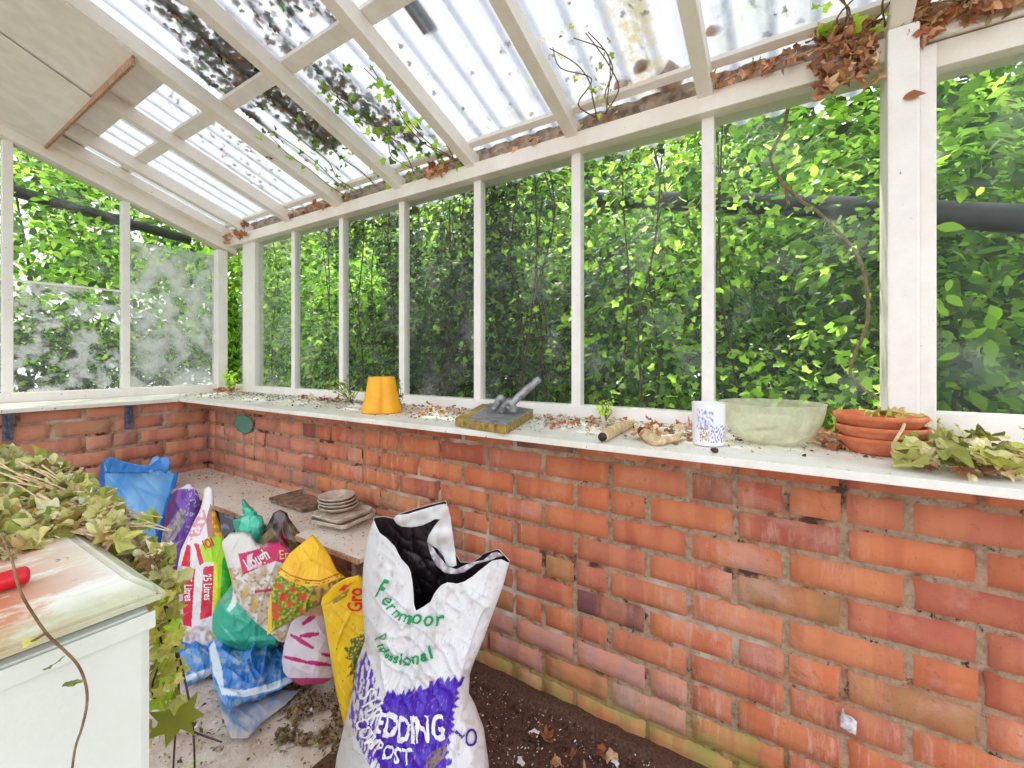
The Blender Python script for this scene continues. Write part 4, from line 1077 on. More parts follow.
# rolled dry things: old socks-like curls of bark beside the mug
def curl(name, pts, rads, mat, label, cat):
    o = tube(name, pts, rads, mat, n=14); return tag(o, label, cat)
z_ = SILL+.014
o = curl('bark_curl', [on_z(603, 437, z_), on_z(611, 432, z_), on_z(622, 427, z_), on_z(632, 422, z_)], [.013, .016, .015, .010], M['pale_stem'], 'rolled pale bark curl with open end painted dark on the sill left of the root', 'bark')
h = tube('dark_plug', [on_z(602, 437.3, z_), on_z(604, 436.3, z_)], [.0105, .0125], M['bag_inner'], n=14, sub=1, parent=o); h['label'] = 'dark plug painted as the shaded hollow'  # solid dark piece, its colour stands in for shade inside the roll
o = curl('root_piece', [on_z(643, 432, z_+.004), on_z(650, 437, z_), on_z(657, 441, z_-.002), on_z(666, 440, z_-.003), on_z(676, 438, z_-.003), on_z(682, 433, z_)], [.013, .016, .013, .009, .008, .005], M['pale_stem'], 'knobbly brown root piece on the sill left of the mug', 'root')
tp_ = tube('dark_tip', [on_z(641, 430.5, z_+.005), on_z(645, 433.5, z_+.003)], [.010, .0155], M['dark_stem'], n=14, sub=2, parent=o)
o = curl('snail_shell', [on_z(712, 449.5, SILL+.005), on_z(716, 450.5, SILL+.006)], [.004, .006], M['dark_stem'], 'small brown snail shell at the foot of the white mug', 'shell')

# ------------------------------------------------------------------ things on the bench
def rrect(cx, cy, z, hx, hy, r, ang, n=6):
    out = []
    for qx, qy, a0 in ((1, 1, 0), (-1, 1, 90), (-1, -1, 180), (1, -1, 270)):
        for k in range(n+1):
            a = math.radians(a0+90*k/n); x = qx*(hx-r)+r*math.cos(a); y = qy*(hy-r)+r*math.sin(a)
            out.append((cx+x*math.cos(ang)-y*math.sin(ang), cy+x*math.sin(ang)+y*math.cos(ang), z))
    return out
def tray(name, cx, cy, z, hx, hy, hgt, ang, mat, lab):
    rings = [rrect(cx, cy, z, hx*.9, hy*.93, .02, ang), rrect(cx, cy, z+hgt, hx*.97, hy*.98, .025, ang), rrect(cx, cy, z+hgt, hx, hy, .028, ang), rrect(cx, cy, z+hgt+.004, hx, hy, .028, ang),
             rrect(cx, cy, z+hgt+.004, hx*.96, hy*.97, .024, ang), rrect(cx, cy, z+.004, hx*.88, hy*.92, .02, ang)]
    V = [p for r in rings for p in r]; n = len(rings[0]); Fc = [tuple(range(n-1, -1, -1)), tuple(range(5*n, 6*n))]
    for j in range(5):
        for k in range(n): Fc.append((j*n+k, j*n+(k+1) % n, (j+1)*n+(k+1) % n, (j+1)*n+k))
    o = mesh_obj(name, V, Fc, M[mat]); return tag(o, lab, 'tray')
ca, cb = P(303, 503, F*.62/(503-360)), P(343, 519, F*.60/(519-360))
tray('seed_tray', ca.x+.0, ca.y, BZ+.001, .085, .135, .016, 0, 'tray', 'shallow brown seed tray lying on the bench behind the saucer stack')
tray('square_saucer', 1.055, cb.y-.005, BZ+.022, .092, .088, .012, .15, 'pale_plastic', 'lower square dusty tray under the round saucers on the bench')
tray('square_saucer', 1.05, cb.y+.0, BZ+.040, .085, .082, .010, .05, 'pale_plastic', 'upper square dusty tray directly under the round saucers')
c = P(333, 512, 1.68)
for i, lab in enumerate(('lowest round grey saucer of the stack on the bench', 'second lowest round grey saucer on the bench', 'second highest round grey saucer on the bench', 'topmost round grey saucer on the bench')):
    r = .073-.002*i; p = [(0, 0), (r*.8, 0), (r*.95, .009), (r, .011), (r, .014), (r*.93, .0135), (r*.8, .004), (0, .003)]
    o = lathe('round_saucer', p, M['pale_plastic'], (0, 0, 0), n=56); o.location = (1.06+.003*math.sin(i*2), cb.y+.035+.003*i, BZ+.0555+i*.0115); tag(o, lab, 'saucer', 'round saucers stacked on the bench')
blob = flap('paint_patch', None, [(236,416),(242,414),(250,417),(253,424),(251,431),(245,434),(238,431),(234,424)], lambda x, y: 1.185/(.842+.5396*(x-512)/F), M['teal_paint'], cup=0, n=8, thick=.001)
tag(blob, 'faded teal patch of paint on the brick wall under the far sill', 'paint patch')
chip = flap('plastic_scrap', None, [(843,708),(845,714),(852,717),(857,722),(856,735),(850,733),(840,726),(840,717)], lambda x, y: 1.175/(.842+.5396*(x-512)/F), M['paint_chip'], cup=.004, n=8, thick=.001)
tag(chip, 'torn scrap of white plastic stuck on the brick wall low at the right', 'scrap')

# ------------------------------------------------------------------ soil, litter and leaves
soil_poly = [(470, 668), (500, 660), (560, 700), (600, 725), (680, 768), (760, 830), (420, 830), (440, 740)]
V = []; Fc = []; n = 40
for j in range(n+1):
    for i in range(n+1):
        y = -.05+(1.05+.05)*j/n; x = .60+(WX-.004-.60)*i/n
        h_ = .022*min(1, (x-.60)/.10)*min(1, (1.05-y)/.12)+.006*noise.noise((x*22, y*22, 2))+.003*noise.noise((x*70, y*70, 2))
        V.append((x, y, max(.001, h_)+(.012 if x > 1.14 else 0)))
for j in range(n):
    for i in range(n): a = j*(n+1)+i; Fc.append((a, a+1, a+n+2, a+n+1))
o = mesh_obj('soil_patch', V, Fc, M['soil'], None, True); tag(o, 'dark spilled compost on the floor along the foot of the wall, right of the big sack', 'soil', kind='stuff')
def scatter(n, f, zoff, s0, s1, pal, name, label, cat, mat='crumb', shape=None, curl_=.2, flat=.35):
    p = []; 
    while len(p) < n:
        q = f()
        if q is not None: p.append(q)
    p = np.array(p); p[:, 2] += zoff; nn = RNG.normal(size=p.shape)*flat; nn[:, 2] += 1
    o = leaf_cloud(name, p, nn, s0+(s1-s0)*RNG.random(n)**2, pal, M[mat], OVAL if shape is None else shape, curl_)
    return tag(o, label, cat, kind='stuff')
R_ = random.Random(17)
def soilp(): return (R_.uniform(.62, 1.17), R_.uniform(-.02, 1.03), .024)
scatter(1500, soilp, .003, .003, .009, [srgb(236, 230, 230), srgb(214, 200, 196)], 'perlite', 'white perlite grains scattered over the dark spilled compost', 'perlite')
scatter(2200, soilp, .003, .006, .020, [srgb(92, 60, 50), srgb(66, 44, 38), srgb(130, 96, 80)], 'compost_crumbs', 'dark brown crumbs and chips lying on the spilled compost', 'crumbs', shape=IVY, curl_=.6, flat=.8)
def benchp():
    x = R_.uniform(.91, 1.18); y = R_.uniform(1.0, 2.82)
    return (x, y, BZ) if R_.random() < .25+.75*((x-.91)/.27)**2 or y > 2.5 else None
scatter(900, benchp, .002, .003, .012, [srgb(150, 120, 96), srgb(120, 92, 74), srgb(206, 184, 150), srgb(96, 74, 60)], 'bench_debris', 'dry crumbs and chaff scattered over the dusty bench', 'debris')
def sillp():
    y = R_.uniform(-.5, 3.1); x = R_.uniform(1.10, 1.46)
    w = nz(y*2.3, x*5, 4)
    return (x, y, SILL) if R_.random() < max(0, (x-1.08)/.4)*(.6+1.6*max(0, w)) else None
scatter(5200, sillp, .002, .003, .016, [srgb(150, 120, 96), srgb(120, 92, 74), srgb(206, 184, 150), srgb(100, 78, 58), srgb(178, 120, 84)], 'sill_debris', 'fine dry crumbs scattered along the white sill', 'debris')
def floorp(): return (R_.uniform(.15, .85), R_.uniform(.5, 1.6), .002)
scatter(1500, floorp, .002, .004, .018, [srgb(120, 92, 78), srgb(90, 70, 62), srgb(226, 216, 208), srgb(150, 120, 100), srgb(160, 166, 90)], 'floor_debris', 'crumbs, bark and leaf scraps littering the pale concrete floor', 'debris', curl_=.5)

def patchp():
    q = on_z(R_.uniform(275, 350), R_.uniform(672, 745), .002)
    return (q.x, q.y, .002) if nz(q.x*9, q.y*9, 5) > -.25 else None
scatter(1500, patchp, .002, .004, .022, [srgb(120, 96, 70), srgb(92, 72, 56), srgb(150, 124, 92), srgb(140, 136, 80), srgb(170, 130, 104)], 'leaf_mould', 'patch of brown leaf mould on the floor in front of the lilac sack', 'leaf mould', shape=IVY, curl_=.6, flat=.7)
def edgep():
    x = R_.uniform(-.1, .62); y = R_.uniform(.62, 2.6); return (x, y, .002) if nz(x*4, y*4, 9) > .0 else None
scatter(1500, edgep, .002, .004, .022, [srgb(130, 104, 90), srgb(96, 76, 66), srgb(226, 216, 208), srgb(160, 166, 100)], 'floor_litter', 'twig ends, bark and leaf scraps on the floor beside the freezer', 'litter', curl_=.6)
def leaf_things(spots, name, group, labelf, size, pal, shape=IVY, curl_=.45, up=.45, nexact=None):
    """separately built dead leaves, each a thing"""
    protos = []
    for k in range(6):
        ob = leaf_cloud(name, [(0, 0, 0)], [(0, 0, 1)], 1.0, [pal[k % len(pal)]], M['dry_leaf'], shape, curl_*(1+.5*(k % 3)), fold=.3, fine=True); COL.objects.unlink(ob); protos.append(ob)
    for i, p in enumerate(spots):
        o = protos[i % 6].copy(); o.name = name; COL.objects.link(o)
        s = R_.uniform(*size); o.scale = (s, s, s); o.location = p
        o.rotation_euler = (R_.uniform(-up, up), R_.uniform(-up, up), R_.uniform(0, 6.28)); tag(o, labelf(p), 'leaf', group)
def sill_at(px, py, dz=.0): q = on_z(px, py, SILL+dz); return q
spots = []
def band(n, pxs, ylo, yhi, dz):
    k = 0
    while k < n:
        px = R_.uniform(*pxs); py = R_.uniform(ylo, yhi)+(px-700)*0
        q = sill_at(px, py, 0)
        if 1.06 < q.x < 1.455 and 1.0 < 2: spots.append(Vector((q.x, q.y, SILL+R_.uniform(.006, dz)))); k += 1
G = lambda s: (lambda p: s)
spots = []; band(34, (632, 694), 410, 442, .02); leaf_things(spots, 'dead_leaf', 'dead leaves on the sill beside the mug', G('curled brown dead leaf on the sill between the root piece and the mug'), (.025, .048), DEAD)
spots = []; band(40, (545, 632), 405, 430, .018); leaf_things(spots, 'dead_leaf', 'dead leaves on the sill right of the float', G('small brown dead leaf on the sill between the float and the bark curl'), (.018, .042), DEAD)
spots = []; band(34, (402, 470), 400, 418, .018); leaf_things(spots, 'dead_leaf', 'dead leaves on the sill right of the yellow pot', G('small brown dead leaf on the sill between the yellow pot and the float'), (.02, .045), DEAD+FADED[:2])
spots = []; band(26, (215, 262), 382, 392, .02); leaf_things(spots, 'dead_leaf', 'dead leaves in the far sill corner', G('brown dead leaf lying in the far corner of the sill by the corner post'), (.03, .06), DEAD)
spots = []; band(16, (300, 360), 390, 402, .02); leaf_things(spots, 'dead_leaf', 'dead leaves left of the yellow pot', G('brown dead leaf on the sill left of the yellow pot'), (.025, .05), DEAD)
spots = []; band(24, (815, 860), 424, 452, .03); leaf_things(spots, 'dead_leaf', 'dead leaves behind the terracotta saucers', G('pinkish brown dead leaf on the sill between the bowl and the saucers'), (.035, .07), DEAD)
spots = []; band(46, (905, 1040), 440, 482, .02); leaf_things(spots, 'dead_leaf', 'brown leaves on the right of the sill', G('brown leaf in the heap on the sill right of the saucers'), (.03, .065), DEAD)
spots = []; band(100, (905, 1050), 428, 486, .055); leaf_things(spots, 'faded_leaf', 'faded green leaves on the right of the sill', G('faded yellow green leaf heaped on the sill right of the saucers'), (.04, .08), FADED, up=.7)
spots = [Vector((c_[0], c_[1], SILL+.001+.0245*2+.034+R_.uniform(0, .01))) for c_ in [(P(881, 452, .985).x+R_.uniform(-.05, .07), P(881, 452, .985).y+R_.uniform(-.07, .03)) for k in range(9)]]
leaf_things(spots, 'faded_leaf', 'faded green leaves in the top terracotta saucer', G('faded green leaf lying in the top terracotta saucer'), (.035, .055), FADED, up=.5)
spots = []; band(45, (925, 1060), 418, 445, .07); leaf_things(spots, 'faded_leaf', 'faded green leaves at the back of the right sill', G('faded yellow green leaf piled at the back of the sill right of the saucers'), (.035, .07), FADED+DEAD[:1], up=.8)
spots = []
for k in range(60): spots.append(Vector((R_.uniform(.7, 1.1), R_.uniform(.1, .62), .034+R_.uniform(0, .012))))
leaf_things(spots, 'dead_leaf', 'fallen leaves on the spilled compost', G('fallen brown leaf on the dark compost right of the big sack'), (.03, .06), DEAD, up=.5)
for i, (px, py, lab) in enumerate(((534, 732, 'white flake on the compost, nearest the big sack'), (522, 760, 'white flake on the compost at the bottom frame edge, left one'), (616, 760, 'white flake on the compost at the bottom frame edge, right one'))):
    c = on_z(px, py, .035)
    o = leaf_cloud('white_flake', [c], [(0, .1, 1)], .045, [srgb(236, 240, 246)], M['crumb'], IVY*np.array([1, .6]), .3); tag(o, lab, 'flake')

# twisted pale stems over the saucers
def vine(name, label, paths, rad, mat, leaves=None, cat='vine', lsize=.04, pal=FADED, lmat='dry_leaf', shape=IVY):
    root = thing(name, label, cat, tuple(paths[0][0])); m = Merge()
    for p in paths: m.tube(p, rad, 7)
    ps = [m.obj('stem', mat)]
    if leaves is not None and len(leaves):
        nn = RNG.normal(size=(len(leaves), 3)); nn[:, 2] += .5
        ps.append(leaf_cloud('foliage', np.array([tuple(q) for q in leaves]), nn, lsize*(.6+.8*RNG.random(len(leaves))), pal, M[lmat], shape, .4 if lmat == 'leaf' else .7, fold=.35, fine=True))
    adopt(root, *ps); return root
zz = SILL
vine('dry_stem', 'twisted pale stem hanging over the terracotta saucers', [[P(905, 419, .93), P(903, 428, .895), P(897, 438, .88), P(893, 447, .875), P(897, 456, .875), P(906, 464, .88)], [P(905, 420, .93), P(918, 424, .94), P(930, 427, .95)]], [.003, .0032, .003, .002], M['pale_stem'])
vine('dry_stem', 'long pale stem lying across the leaf heap right of the saucers', [[P(931, 430, .90), P(940, 443, .89), P(950, 450, .88), P(968, 455, .87), P(990, 463, .86), P(1010, 468, .85), P(1040, 478, .84)]], [.003, .003, .0022], M['pale_stem'])

MAPLE = np.array([(0, .1), (0, -.1), (.3, -.32), (.28, -.05), (.6, .0), (.36, .2), (.5, .5), (.2, .36), (0, .75), (-.2, .36), (-.5, .5), (-.36, .2), (-.6, .0), (-.28, -.05), (-.3, -.32)])*.8
# green sprigs growing in over the sill
def sprig(px, py, n, h, lab, X=1.43, pal=LIME, ls=.035, spread=.05):
    base = Vector((X, YX(px, X), SILL)); paths = []; lv_ = []
    for k in range(n):
        e = base+Vector((R_.uniform(-spread, spread*.3), R_.uniform(-spread, spread), R_.uniform(h*.4, h)))
        mid = base+(e-base)*.5+Vector((0, R_.uniform(-.02, .02), .01)); paths.append([base, mid, e])
        for q in (.35, .55, .75, .9, 1.0): lv_.append(base+(e-base)*q+Vector((R_.uniform(-.015, .015), R_.uniform(-.015, .015), R_.uniform(0, .01))))
    return vine('ivy_sprig', lab, paths, [.0015, .001], M['stem'], lv_, 'sprig', ls, pal, 'leaf')
sprig(232, 390, 9, .16, 'lime green sprig sprouting on the sill beside the corner post', 1.42)
sprig(352, 400, 14, .15, 'daisy-like green sprig sprouting on the sill left of the yellow pot', 1.36, GREENS+LIME, .022, .09)
sprig(398, 402, 8, .11, 'small green sprig climbing the right side of the yellow pot', 1.33, GREENS, .022, .04)
sprig(606, 408, 9, .09, 'short grassy green sprig at the back of the sill near the bark curl', 1.45, LIME, .018, .03)
sprig(818, 420, 5, .10, 'bright green seedling at the back of the sill behind the glass bowl', 1.45, LIME+GREENS, .05, .05)

# ------------------------------------------------------------------ cut vines heaped on the freezer
HEAP = FADED+[srgb(214, 206, 160), srgb(190, 190, 110), srgb(226, 220, 190), srgb(120, 140, 60), srgb(160, 120, 80)]
N_ = 1000; C0 = []
for k in range(N_):
    px = R_.uniform(-60, 118); top = np.interp(px, [-60, 20, 60, 100, 118], [430, 452, 462, 492, 520]); botm = np.interp(px, [-60, 0, 40, 85, 118], [600, 560, 548, 520, 545])
    py = R_.uniform(top, botm); base_t = F*.25/max(60, py-360); t_ = np.interp(py, [440, 500, 560], [.93, .72, .56])*R_.uniform(.97, 1.06)
    q = P(px, py, t_); q.z = max(q.z, zt_+.004); C0.append(q)
for k in range(170):
    f = R_.random(); px = 100+70*f+R_.uniform(-12, 10); py = 505+66*f+R_.uniform(-6, 24)
    q = P(px, py, .74-.16*f+R_.uniform(0, .05)); C0.append(q)
paths = []
for k in range(75):
    x0 = R_.uniform(-50, 60); y0 = R_.uniform(460, 540); L_ = R_.uniform(60, 120)
    p_ = []
    for s in range(4): p_.append(P(x0+L_*s/3, y0+L_*.35*s/3+R_.uniform(-7, 7)+5*math.sin(s), .80-.08*s/3+R_.uniform(-.02, .02)-(y0-460)*.0014))
    for q in p_: q.z = max(q.z, zt_+.006)
    paths.append(p_)
root = vine('vine_heap', 'tangled heap of cut faded vines piled on the back of the freezer', paths, [.0014, .0012, .0008], M['pale_stem'], C0, 'vine', .038, HEAP)
for pts, r, lab in (([P(38, 494, .70), P(70, 512, .68), P(105, 527, .66), P(140, 545, .65), P(152, 560, .64)], [.0026, .0026, .0022, .0016], 'thick pale cut stem slanting across the vine heap to the freezer corner'),
                    ([P(66, 500, .69), P(100, 512, .67), P(125, 528, .66), P(150, 556, .62), P(160, 574, .58)], [.0014, .0014, .0012], 'dark thin stem curving over the vine heap beside the thick pale one')):
    vine('cut_stem', lab, [pts], r, M['pale_stem'] if 'pale cut' in lab else M['stem'])
# long bare stem over the freezer front
TF = lambda px: .598/(.5393-.842*(px-512)/F)
p_ = [P(2, 535, .50), P(12, 560, .425)]+[P(x, y, TF(x)-.012) for x, y in ((20, 590), (32, 612), (48, 635), (64, 650), (78, 665), (86, 685), (87, 705), (82, 728), (75, 750), (70, 790))]
lv_ = [P(31, 642, TF(31)-.02), P(54, 664, TF(54)-.02), P(73, 682, TF(73)-.02)]
vine('bare_stem', 'long reddish bare stem trailing down over the freezer front', [p_, [P(46, 633, TF(46)-.012), P(38, 638, TF(38)-.016), P(31, 642, TF(31)-.02)]], [.0010, .0012, .0012, .0010], M['stem'], lv_, 'vine', .016, [FADED[1], GREENS[4]], 'leaf', OVAL)
# vines hanging between freezer and sacks
vt = .60
hang = [[P(156, 585, vt), P(168, 610, vt), P(176, 650, vt), P(179, 700, vt), P(175, 740, vt), P(172, 800, vt)], [P(150, 590, vt), P(162, 650, vt), P(152, 690, vt), P(170, 715, vt), P(190, 730, vt), P(222, 742, vt)],
        [P(160, 590, vt), P(180, 660, vt), P(190, 705, vt), P(194, 740, vt), P(195, 790, vt)], [P(152, 600, vt), P(178, 618, vt), P(170, 640, vt), P(148, 660, vt)]]
lv_ = []
for k in range(110):
    y = R_.uniform(585, 700); x = 163+R_.uniform(-13, 13)+(y-585)*.05; lv_.append(P(x, y, vt+R_.uniform(-.02, .03)))
lv_ += [P(152, 740, vt), P(155, 665, vt), P(150, 712, vt), P(190, 765, vt), P(148, 725, vt)]
vine('hanging_vine', 'yellowing vine hanging from the freezer corner down to the floor', hang, [.0012, .0014, .0012], M['dark_stem'], lv_, 'vine', .028, FADED[:4]+LIME[:1], 'leaf')
q = P(180, 724, .585)
o = leaf_cloud('maple_leaf', [q], [(-.75, -.6, .35)], .075, [srgb(150, 160, 60)], M['leaf'], MAPLE, .12); o.parent = bpy.data.objects['hanging_vine']; o.matrix_parent_inverse = Matrix.Translation(bpy.data.objects['hanging_vine'].location).inverted(); o['label'] = 'largest green pointed leaf'

c = P(912, 97, 1.41/(.842+.5396*(912-512)/F)); c.x = 1.398
tag(leaf_cloud('dead_leaf', [c], [(-1, .1, .2)], .042, DEAD[:1], M['dry_leaf'], OVAL, .5), 'single small brown leaf stuck on the face of the broad white post', 'leaf')
gx = lambda px: 1.62/(.842+.5396*(px-512)/F)
vine('climbing_root', 'twisting brown bare vine outside the pane left of the broad post, crossing the dark pole', [[P(790, 96, gx(790)), P(783, 130, gx(783)), P(770, 158, gx(770)), P(782, 182, gx(782)), P(789, 205, gx(789))], [P(782, 182, gx(782)), P(800, 200, gx(800)), P(818, 212, gx(818)), P(832, 226, gx(832)), P(860, 260, gx(860)), P(868, 320, gx(868)), P(850, 372, gx(850)), P(880, 400, gx(880))]], [.006, .005, .004], M['stem'])
# ------------------------------------------------------------------ dead leaves caught along the eaves beam, litter on the roof
def eave(px, z0=ZL+.062, X=1.44): return Vector((X, YX(px, X), z0))
def eave_bunch(px0, px1, n, lab, cat_name='leaf_clump', drop=.0, pal=DEAD, size=.05, up=.02):
    C1 = []; paths = []
    for k in range(n):
        px = R_.uniform(px0, px1); q = eave(px, ZL+.066+R_.uniform(-drop, up), R_.uniform(1.425, 1.47) if drop == 0 else R_.uniform(1.405, 1.44)); C1.append(q)
    for k in range(max(2, n//6)):
        px = R_.uniform(px0, px1); a_ = eave(px, ZL+.068); paths.append([a_, a_+Vector((-.01, .02, .01)), a_+Vector((-.02, .05, -.004))])
    vine(cat_name, lab, paths, [.0012, .001], M['pale_stem'], C1, 'dead leaves', size, pal)
eave_bunch(205, 250, 26, 'clump of dead leaves over the corner post', drop=.05)
eave_bunch(285, 345, 22, 'dead leaves caught on the head beam above the narrow far panes', drop=.0)
eave_bunch(425, 460, 16, 'orange dead leaves on the head beam below the fourth rafter', drop=.01)
eave_bunch(500, 620, 18, 'scattered dead leaves along the middle of the head beam', size=.03)
eave_bunch(700, 812, 40, 'dead leaves on the head beam above the pane left of the glass bowl', size=.04, drop=.01)
eave_bunch(812, 880, 110, 'large orange brown leaf bunch hanging over the head beam left of the broad post', drop=.12, size=.048, up=.05)
eave_bunch(900, 1060, 150, 'thick mass of dead twigs and leaves heaped on the beam right of the broad post', drop=.03, size=.055, up=.09, pal=DEAD+FADED[3:4])
eave_bunch(905, 930, 12, 'hanging orange leaves at the top of the broad white post', drop=.05, size=.055, up=.03)
# ivy growing in under the roof sheets
def under_roof(n, yr, xr, lab, pal, size, zoff=-.012):
    C1 = []; paths = []
    y0, y1 = yr
    for k in range(5):
        y = R_.uniform(y0, y1); x0 = xr[1]; p_ = []
        for s in range(5):
            x = x0-(xr[1]-xr[0])*s/4; yy = y+R_.uniform(-.05, .05); p_.append(Vector((x, min(max(yy, y0), y1), RZ+S*(1.44-x)+.06+zoff)))
        paths.append(p_)
        for q in p_:
            for j in range(n//25): C1.append(q+Vector((R_.uniform(-.06, .06), R_.uniform(-.05, .05), R_.uniform(-.03, 0))))
    return vine('roof_ivy', lab, paths, [.0025, .0015], M['stem'], C1, 'climber', size, pal, 'leaf')
Y_ = raf_y
under_roof(120, (Y_[3]+.04, Y_[2]-.04), (1.0, 1.45), 'green ivy hanging inside under the roof between the third and fourth rafters', LIME+GREENS, .045)
under_roof(90, (Y_[2]+.04, Y_[1]-.04), (1.05, 1.45), 'green ivy inside under the roof beside the widest rafter', GREENS+LIME[:1], .035)
under_roof(60, (Y_[4]-.20, Y_[4]-.05), (1.18, 1.45), 'thin leafy twigs inside under the roof above the centre panes', FADED+GREENS[:1], .022)
under_roof(40, (Y_[6]+.02, Y_[6]+.16), (1.2, 1.45), 'bright green ivy leaves under the roof left of the broad post', LIME, .045)
def roof_litter(n, yr, xr, lab, pal, size, dens=0.):
    C1 = []
    while len(C1) < n:
        x = R_.uniform(*xr); y = R_.uniform(*yr)
        if nz(x*2.5, y*6, 3)+.3 < dens*R_.random(): continue
        C1.append((x, y, sheet_z(x, y)+R_.uniform(.004, .02)))
    nn = RNG.normal(size=(n, 3))*.35; nn[:, 2] += 1; nn[:, 0] += .3
    o = leaf_cloud('roof_litter', C1, nn, size*(.5+RNG.random(n)), pal, M['dry_leaf'], IVY, .3); tag(o, lab, 'leaf litter', kind='stuff')
roof_litter(4200, (Y_[2]+.03, Y_[1]-.03), (-.35, 1.25), 'fallen leaves lying thick on the roof sheets beside the widest rafter', DEAD[:4]+DEEP, .032, .9)
roof_litter(1900, (Y_[3]+.03, Y_[2]-.03), (-.2, 1.35), 'fallen leaves scattered on the roof sheets between the third and fourth rafters', DEAD[:4]+DEEP, .030, 1.3)
roof_litter(300, (Y_[1]+.05, Y_[0]), (.3, 1.4), 'sparse fallen leaves on the roof sheets above the far bays', DEAD, .018, 1.2)
roof_litter(260, (-.4, Y_[3]), (.2, 1.5), 'sparse fallen leaves on the roof sheets above the near bays', DEAD, .022, 1.2)
for (px, py, sz_, lab) in ((668, 78, .12, 'large round brown leaf pressed on the roof sheet left of the sixth rafter'), (622, 84, .07, 'grey leaf lying low on the roof sheets above the centre right pane'), (640, 66, .06, 'small leaf on the roof sheet just above the grey one'), (712, 30, .045, 'small leaf on the roof sheet right of the sixth rafter')):
    d = P(px, py, 1)-CAMV; t_ = (SHZ+.014+S*1.44-EYE)/(d.z+S*d.x); q = CAMV+d*t_
    o = leaf_cloud('roof_leaf', [q], [(.35, 0, 1)], sz_, DEAD[:1], M['dry_leaf'], OVAL*np.array([1.5, 1]), .1); tag(o, lab, 'leaf')
for (px, py, w_, lab) in ((414, 12, .035, 'brown rectangle of bark resting on the roof sheets at the top middle'),):
    k = (px-512)/F; x = .40
    t_ = x/(.842+.5396*k); y = t_*(.5393-.842*k)
    pass
def roof_hit(px, py):
    d = P(px, py, 1)-CAMV; t_ = (SHZ+.012+S*1.44-EYE)/(d.z+S*d.x); return CAMV+d*t_
q = roof_hit(415, 10)
slab('slate_piece', [(q.x-.09, q.y-.03, sheet_z(q.x-.09, 0)+.006), (q.x+.07, q.y-.03, sheet_z(q.x+.07, 0)+.006), (q.x+.07, q.y+.03, sheet_z(q.x+.07, 0)+.006), (q.x-.09, q.y+.03, sheet_z(q.x-.09, 0)+.006)], .004, 'tray', 'brown strip of wood lying on the roof sheets near the top middle')



# ------------------------------------------------------------------ outside planting
def shrub(name, label, c, r, n, size, pal, shape=IVY, inner=.45, stem=True, group=None, cat='shrub', shell=True):
    root = thing(name, label, cat, (c[0], c[1], -.03), group)
    d = RNG.normal(size=(n, 3)); d /= np.linalg.norm(d, axis=1, keepdims=True)
    rad = inner + (1-inner)*RNG.random(n)**.6
    lump = 1+.16*np.sin(d[:, 0]*7+c[0]*3)+.16*np.sin(d[:, 2]*8+c[1]*5)+.1*np.sin(d[:, 1]*13)
    p = np.array(c)+d*np.array(r)*(rad*lump)[:, None]
    keep = p[:, 2] > .0; p = p[keep]; d = d[keep]
    nn = d+RNG.normal(size=d.shape)*.7; nn[:, 2] += .5
    a = leaf_cloud('foliage', p, nn, size*(.5+.8*RNG.random(len(p))), pal, M['leaf'], shape)
    ps = [a]
    if stem:
        m = Merge(); rs = random.Random(int(c[0]*100))
        for k in range(5):
            q = (c[0]+rs.uniform(-.6, .6)*r[0], c[1]+rs.uniform(-.6, .6)*r[1], c[2]+rs.uniform(.0, .6)*r[2])
            m.tube([(c[0], c[1], -.03), ((c[0]*2+q[0])/3, (c[1]*2+q[1])/3, q[2]*.5), q], [.02, .012, .004])
        ps.append(m.obj('stem', M['bark']))
    adopt(root, *ps); return root
def curtain(name, label, f, n, size, pal, stems, group=None, cat='climber'):
    root = thing(name, label, cat, stems[0][0], group)
    p, nn = f(n)
    a = leaf_cloud('foliage', p, nn, size*(.6+.8*RNG.random(len(p))), pal, M['leaf'])
    m = Merge()
    for s in stems: m.tube(s, [.006, .004, .003])
    adopt(root, a, m.obj('stem', M['dark_stem'])); return root
def along_glass(y0, y1, z0, z1, x0=1.60, x1=1.95, dens=None):
    def f(n):
        y = y0+(y1-y0)*RNG.random(n*2); z = z0+(z1-z0)*RNG.random(n*2); x = x0+(x1-x0)*RNG.random(n*2)
        q = np.array([noise.noise((a*3.1, b*3.1, c_*3)) for a, b, c_ in zip(x, y, z)])
        k = q > -.16
        p = np.stack([x, y, z], 1)[k][:n]
        nn = RNG.normal(size=p.shape)*.6; nn[:, 0] -= .5; nn[:, 2] += .6
        return p, nn
    return f
def wander(x, y, z0, z1, rs):
    pts = []; k = 7
    for i in range(k):
        pts.append((x+rs.uniform(-.04, .04), y+rs.uniform(-.06, .06)*(i > 0), z0+(z1-z0)*i/(k-1)))
    return pts
rs = random.Random(3)
curt = [('ivy climber pressed against the glass just left of the broad white post', -.3, .62, 900, GREENS+LIME),
        ('ivy climber behind the wide pane over the white mug and the curled leaves', .60, 1.15, 650, DEEP+GREENS),
        ('dark tangled ivy climber behind the panes over the upturned pot board', 1.1, 1.75, 2400, DEEP),
        ('ivy climber behind the panes over the upturned yellow pot', 1.7, 2.4, 2400, DEEP+GREENS),
        ('ivy climber with lime leaves behind the narrow panes at the far corner', 2.35, 3.3, 1900, GREENS+LIME)]
for lab, y0, y1, n, pal in curt:
    st = [wander(rs.uniform(1.62, 1.8), rs.uniform(y0, y1), -.03, rs.uniform(1.6, 2.1), rs) for k in range(6)]
    curtain('ivy_climber', lab, along_glass(y0, y1, .62, 2.0), n*2, .042, pal, st, 'ivy climbers outside the long window')
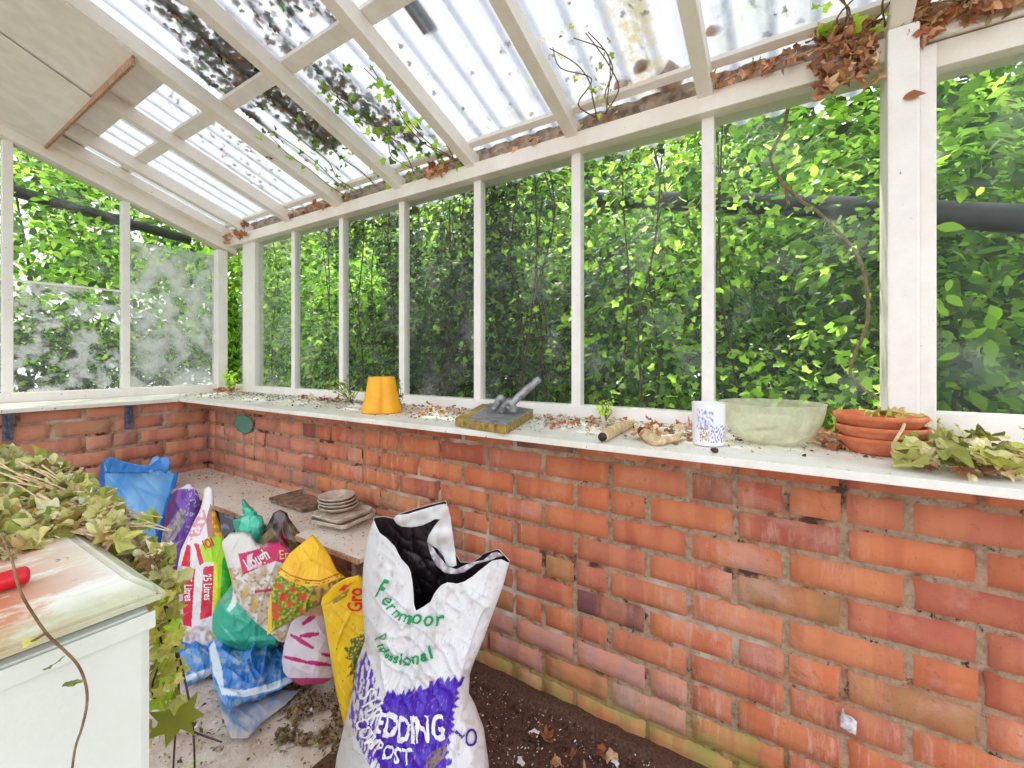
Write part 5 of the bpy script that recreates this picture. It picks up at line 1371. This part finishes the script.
bushes = [((2.75, -.55, .9), (.75, .8, 1.5), 14820, 0.050, GREENS, 'bright broad leaved bush outside the pane right of the broad white post'),
          ((2.7, .75, .95), (.7, .75, 1.15), 17100, 0.043, GREENS, 'mid green bush outside the wide pane behind the glass bowl'),
          ((2.6, 1.9, 1.0), (.6, .8, 1.3), 13300, 0.048, DEEP+GREENS, 'dark leafy bush outside the middle panes behind the ivy'),
          ((2.5, 3.2, 1.0), (.7, .8, 1.1), 12350, 0.044, GREENS+LIME, 'leafy bush outside the far panes of the long window'),
          ((3.9, .0, 1.6), (1.0, 1.4, 2.2), 18525, 0.065, LIME+GREENS, 'tall sunlit bush rising beyond the broad white post'),
          ((4.0, 2.4, 1.4), (1.0, 1.5, 1.9), 13300, 0.082, GREENS, 'tall sunlit bush standing beyond the middle panes'),
          ((3.4, 5.0, 1.5), (1.5, 1.2, 2.1), 13300, 0.075, GREENS+LIME, 'tall bush outside the far corner of the greenhouse'),
          ((1.1, 5.6, 1.7), (1.6, 1.0, 2.0), 17100, 0.058, LIME+GREENS, 'dense lime green bush seen through the end window'),
          ((-.6, 5.3, 1.5), (1.3, 1.0, 1.9), 11400, 0.058, GREENS, 'dense green bush outside the left side of the end window'),
          ((.8, 4.3, .75), (1.0, .45, .7), 8550, 0.048, DEEP, 'low dark bush close behind the dirty end panes')]
for c, r, n, sz, pal, lab in bushes:
    shrub('garden_bush', lab, c, r, n, sz, pal, IVY if pal is DEEP else OVAL*1.3, .5)
trees = [((6.5, -1.5, 3.0), (2.2, 2.6, 2.6), 'tall tree crown far beyond the pane right of the broad post'), ((7.0, 3.5, 2.8), (2.2, 3.0, 2.6), 'tall tree crown far beyond the middle panes'),
         ((4.5, 8.5, 2.6), (3.0, 2.2, 2.4), 'tall tree crown far beyond the corner of the greenhouse')]
for c, r, lab in trees:
    shrub('garden_tree', lab, c, r, 6500, .24, GREENS+DEEP, IVY, .6, cat='tree')
# fallen dark pole and black pipe outside
a = P(600, 199, 2.02/(.001226*775)); b = P(1075, 222, 2.02/(.001226*1250))
tag(tube('fallen_pole', [a, (a+b)/2+Vector((0, 0, .01)), b], [.040, .042, .046], M['black_rubber'], n=14), 'thick dark pole lying level across the bushes outside the long window', 'pole')
a = P(10, 190, 3.3); b = P(190, 240, 4.2)
tag(tube('drain_pipe', [a, b], .045, M['black_rubber'], n=14, sub=1), 'black pipe slanting across outside the upper end window', 'pipe')
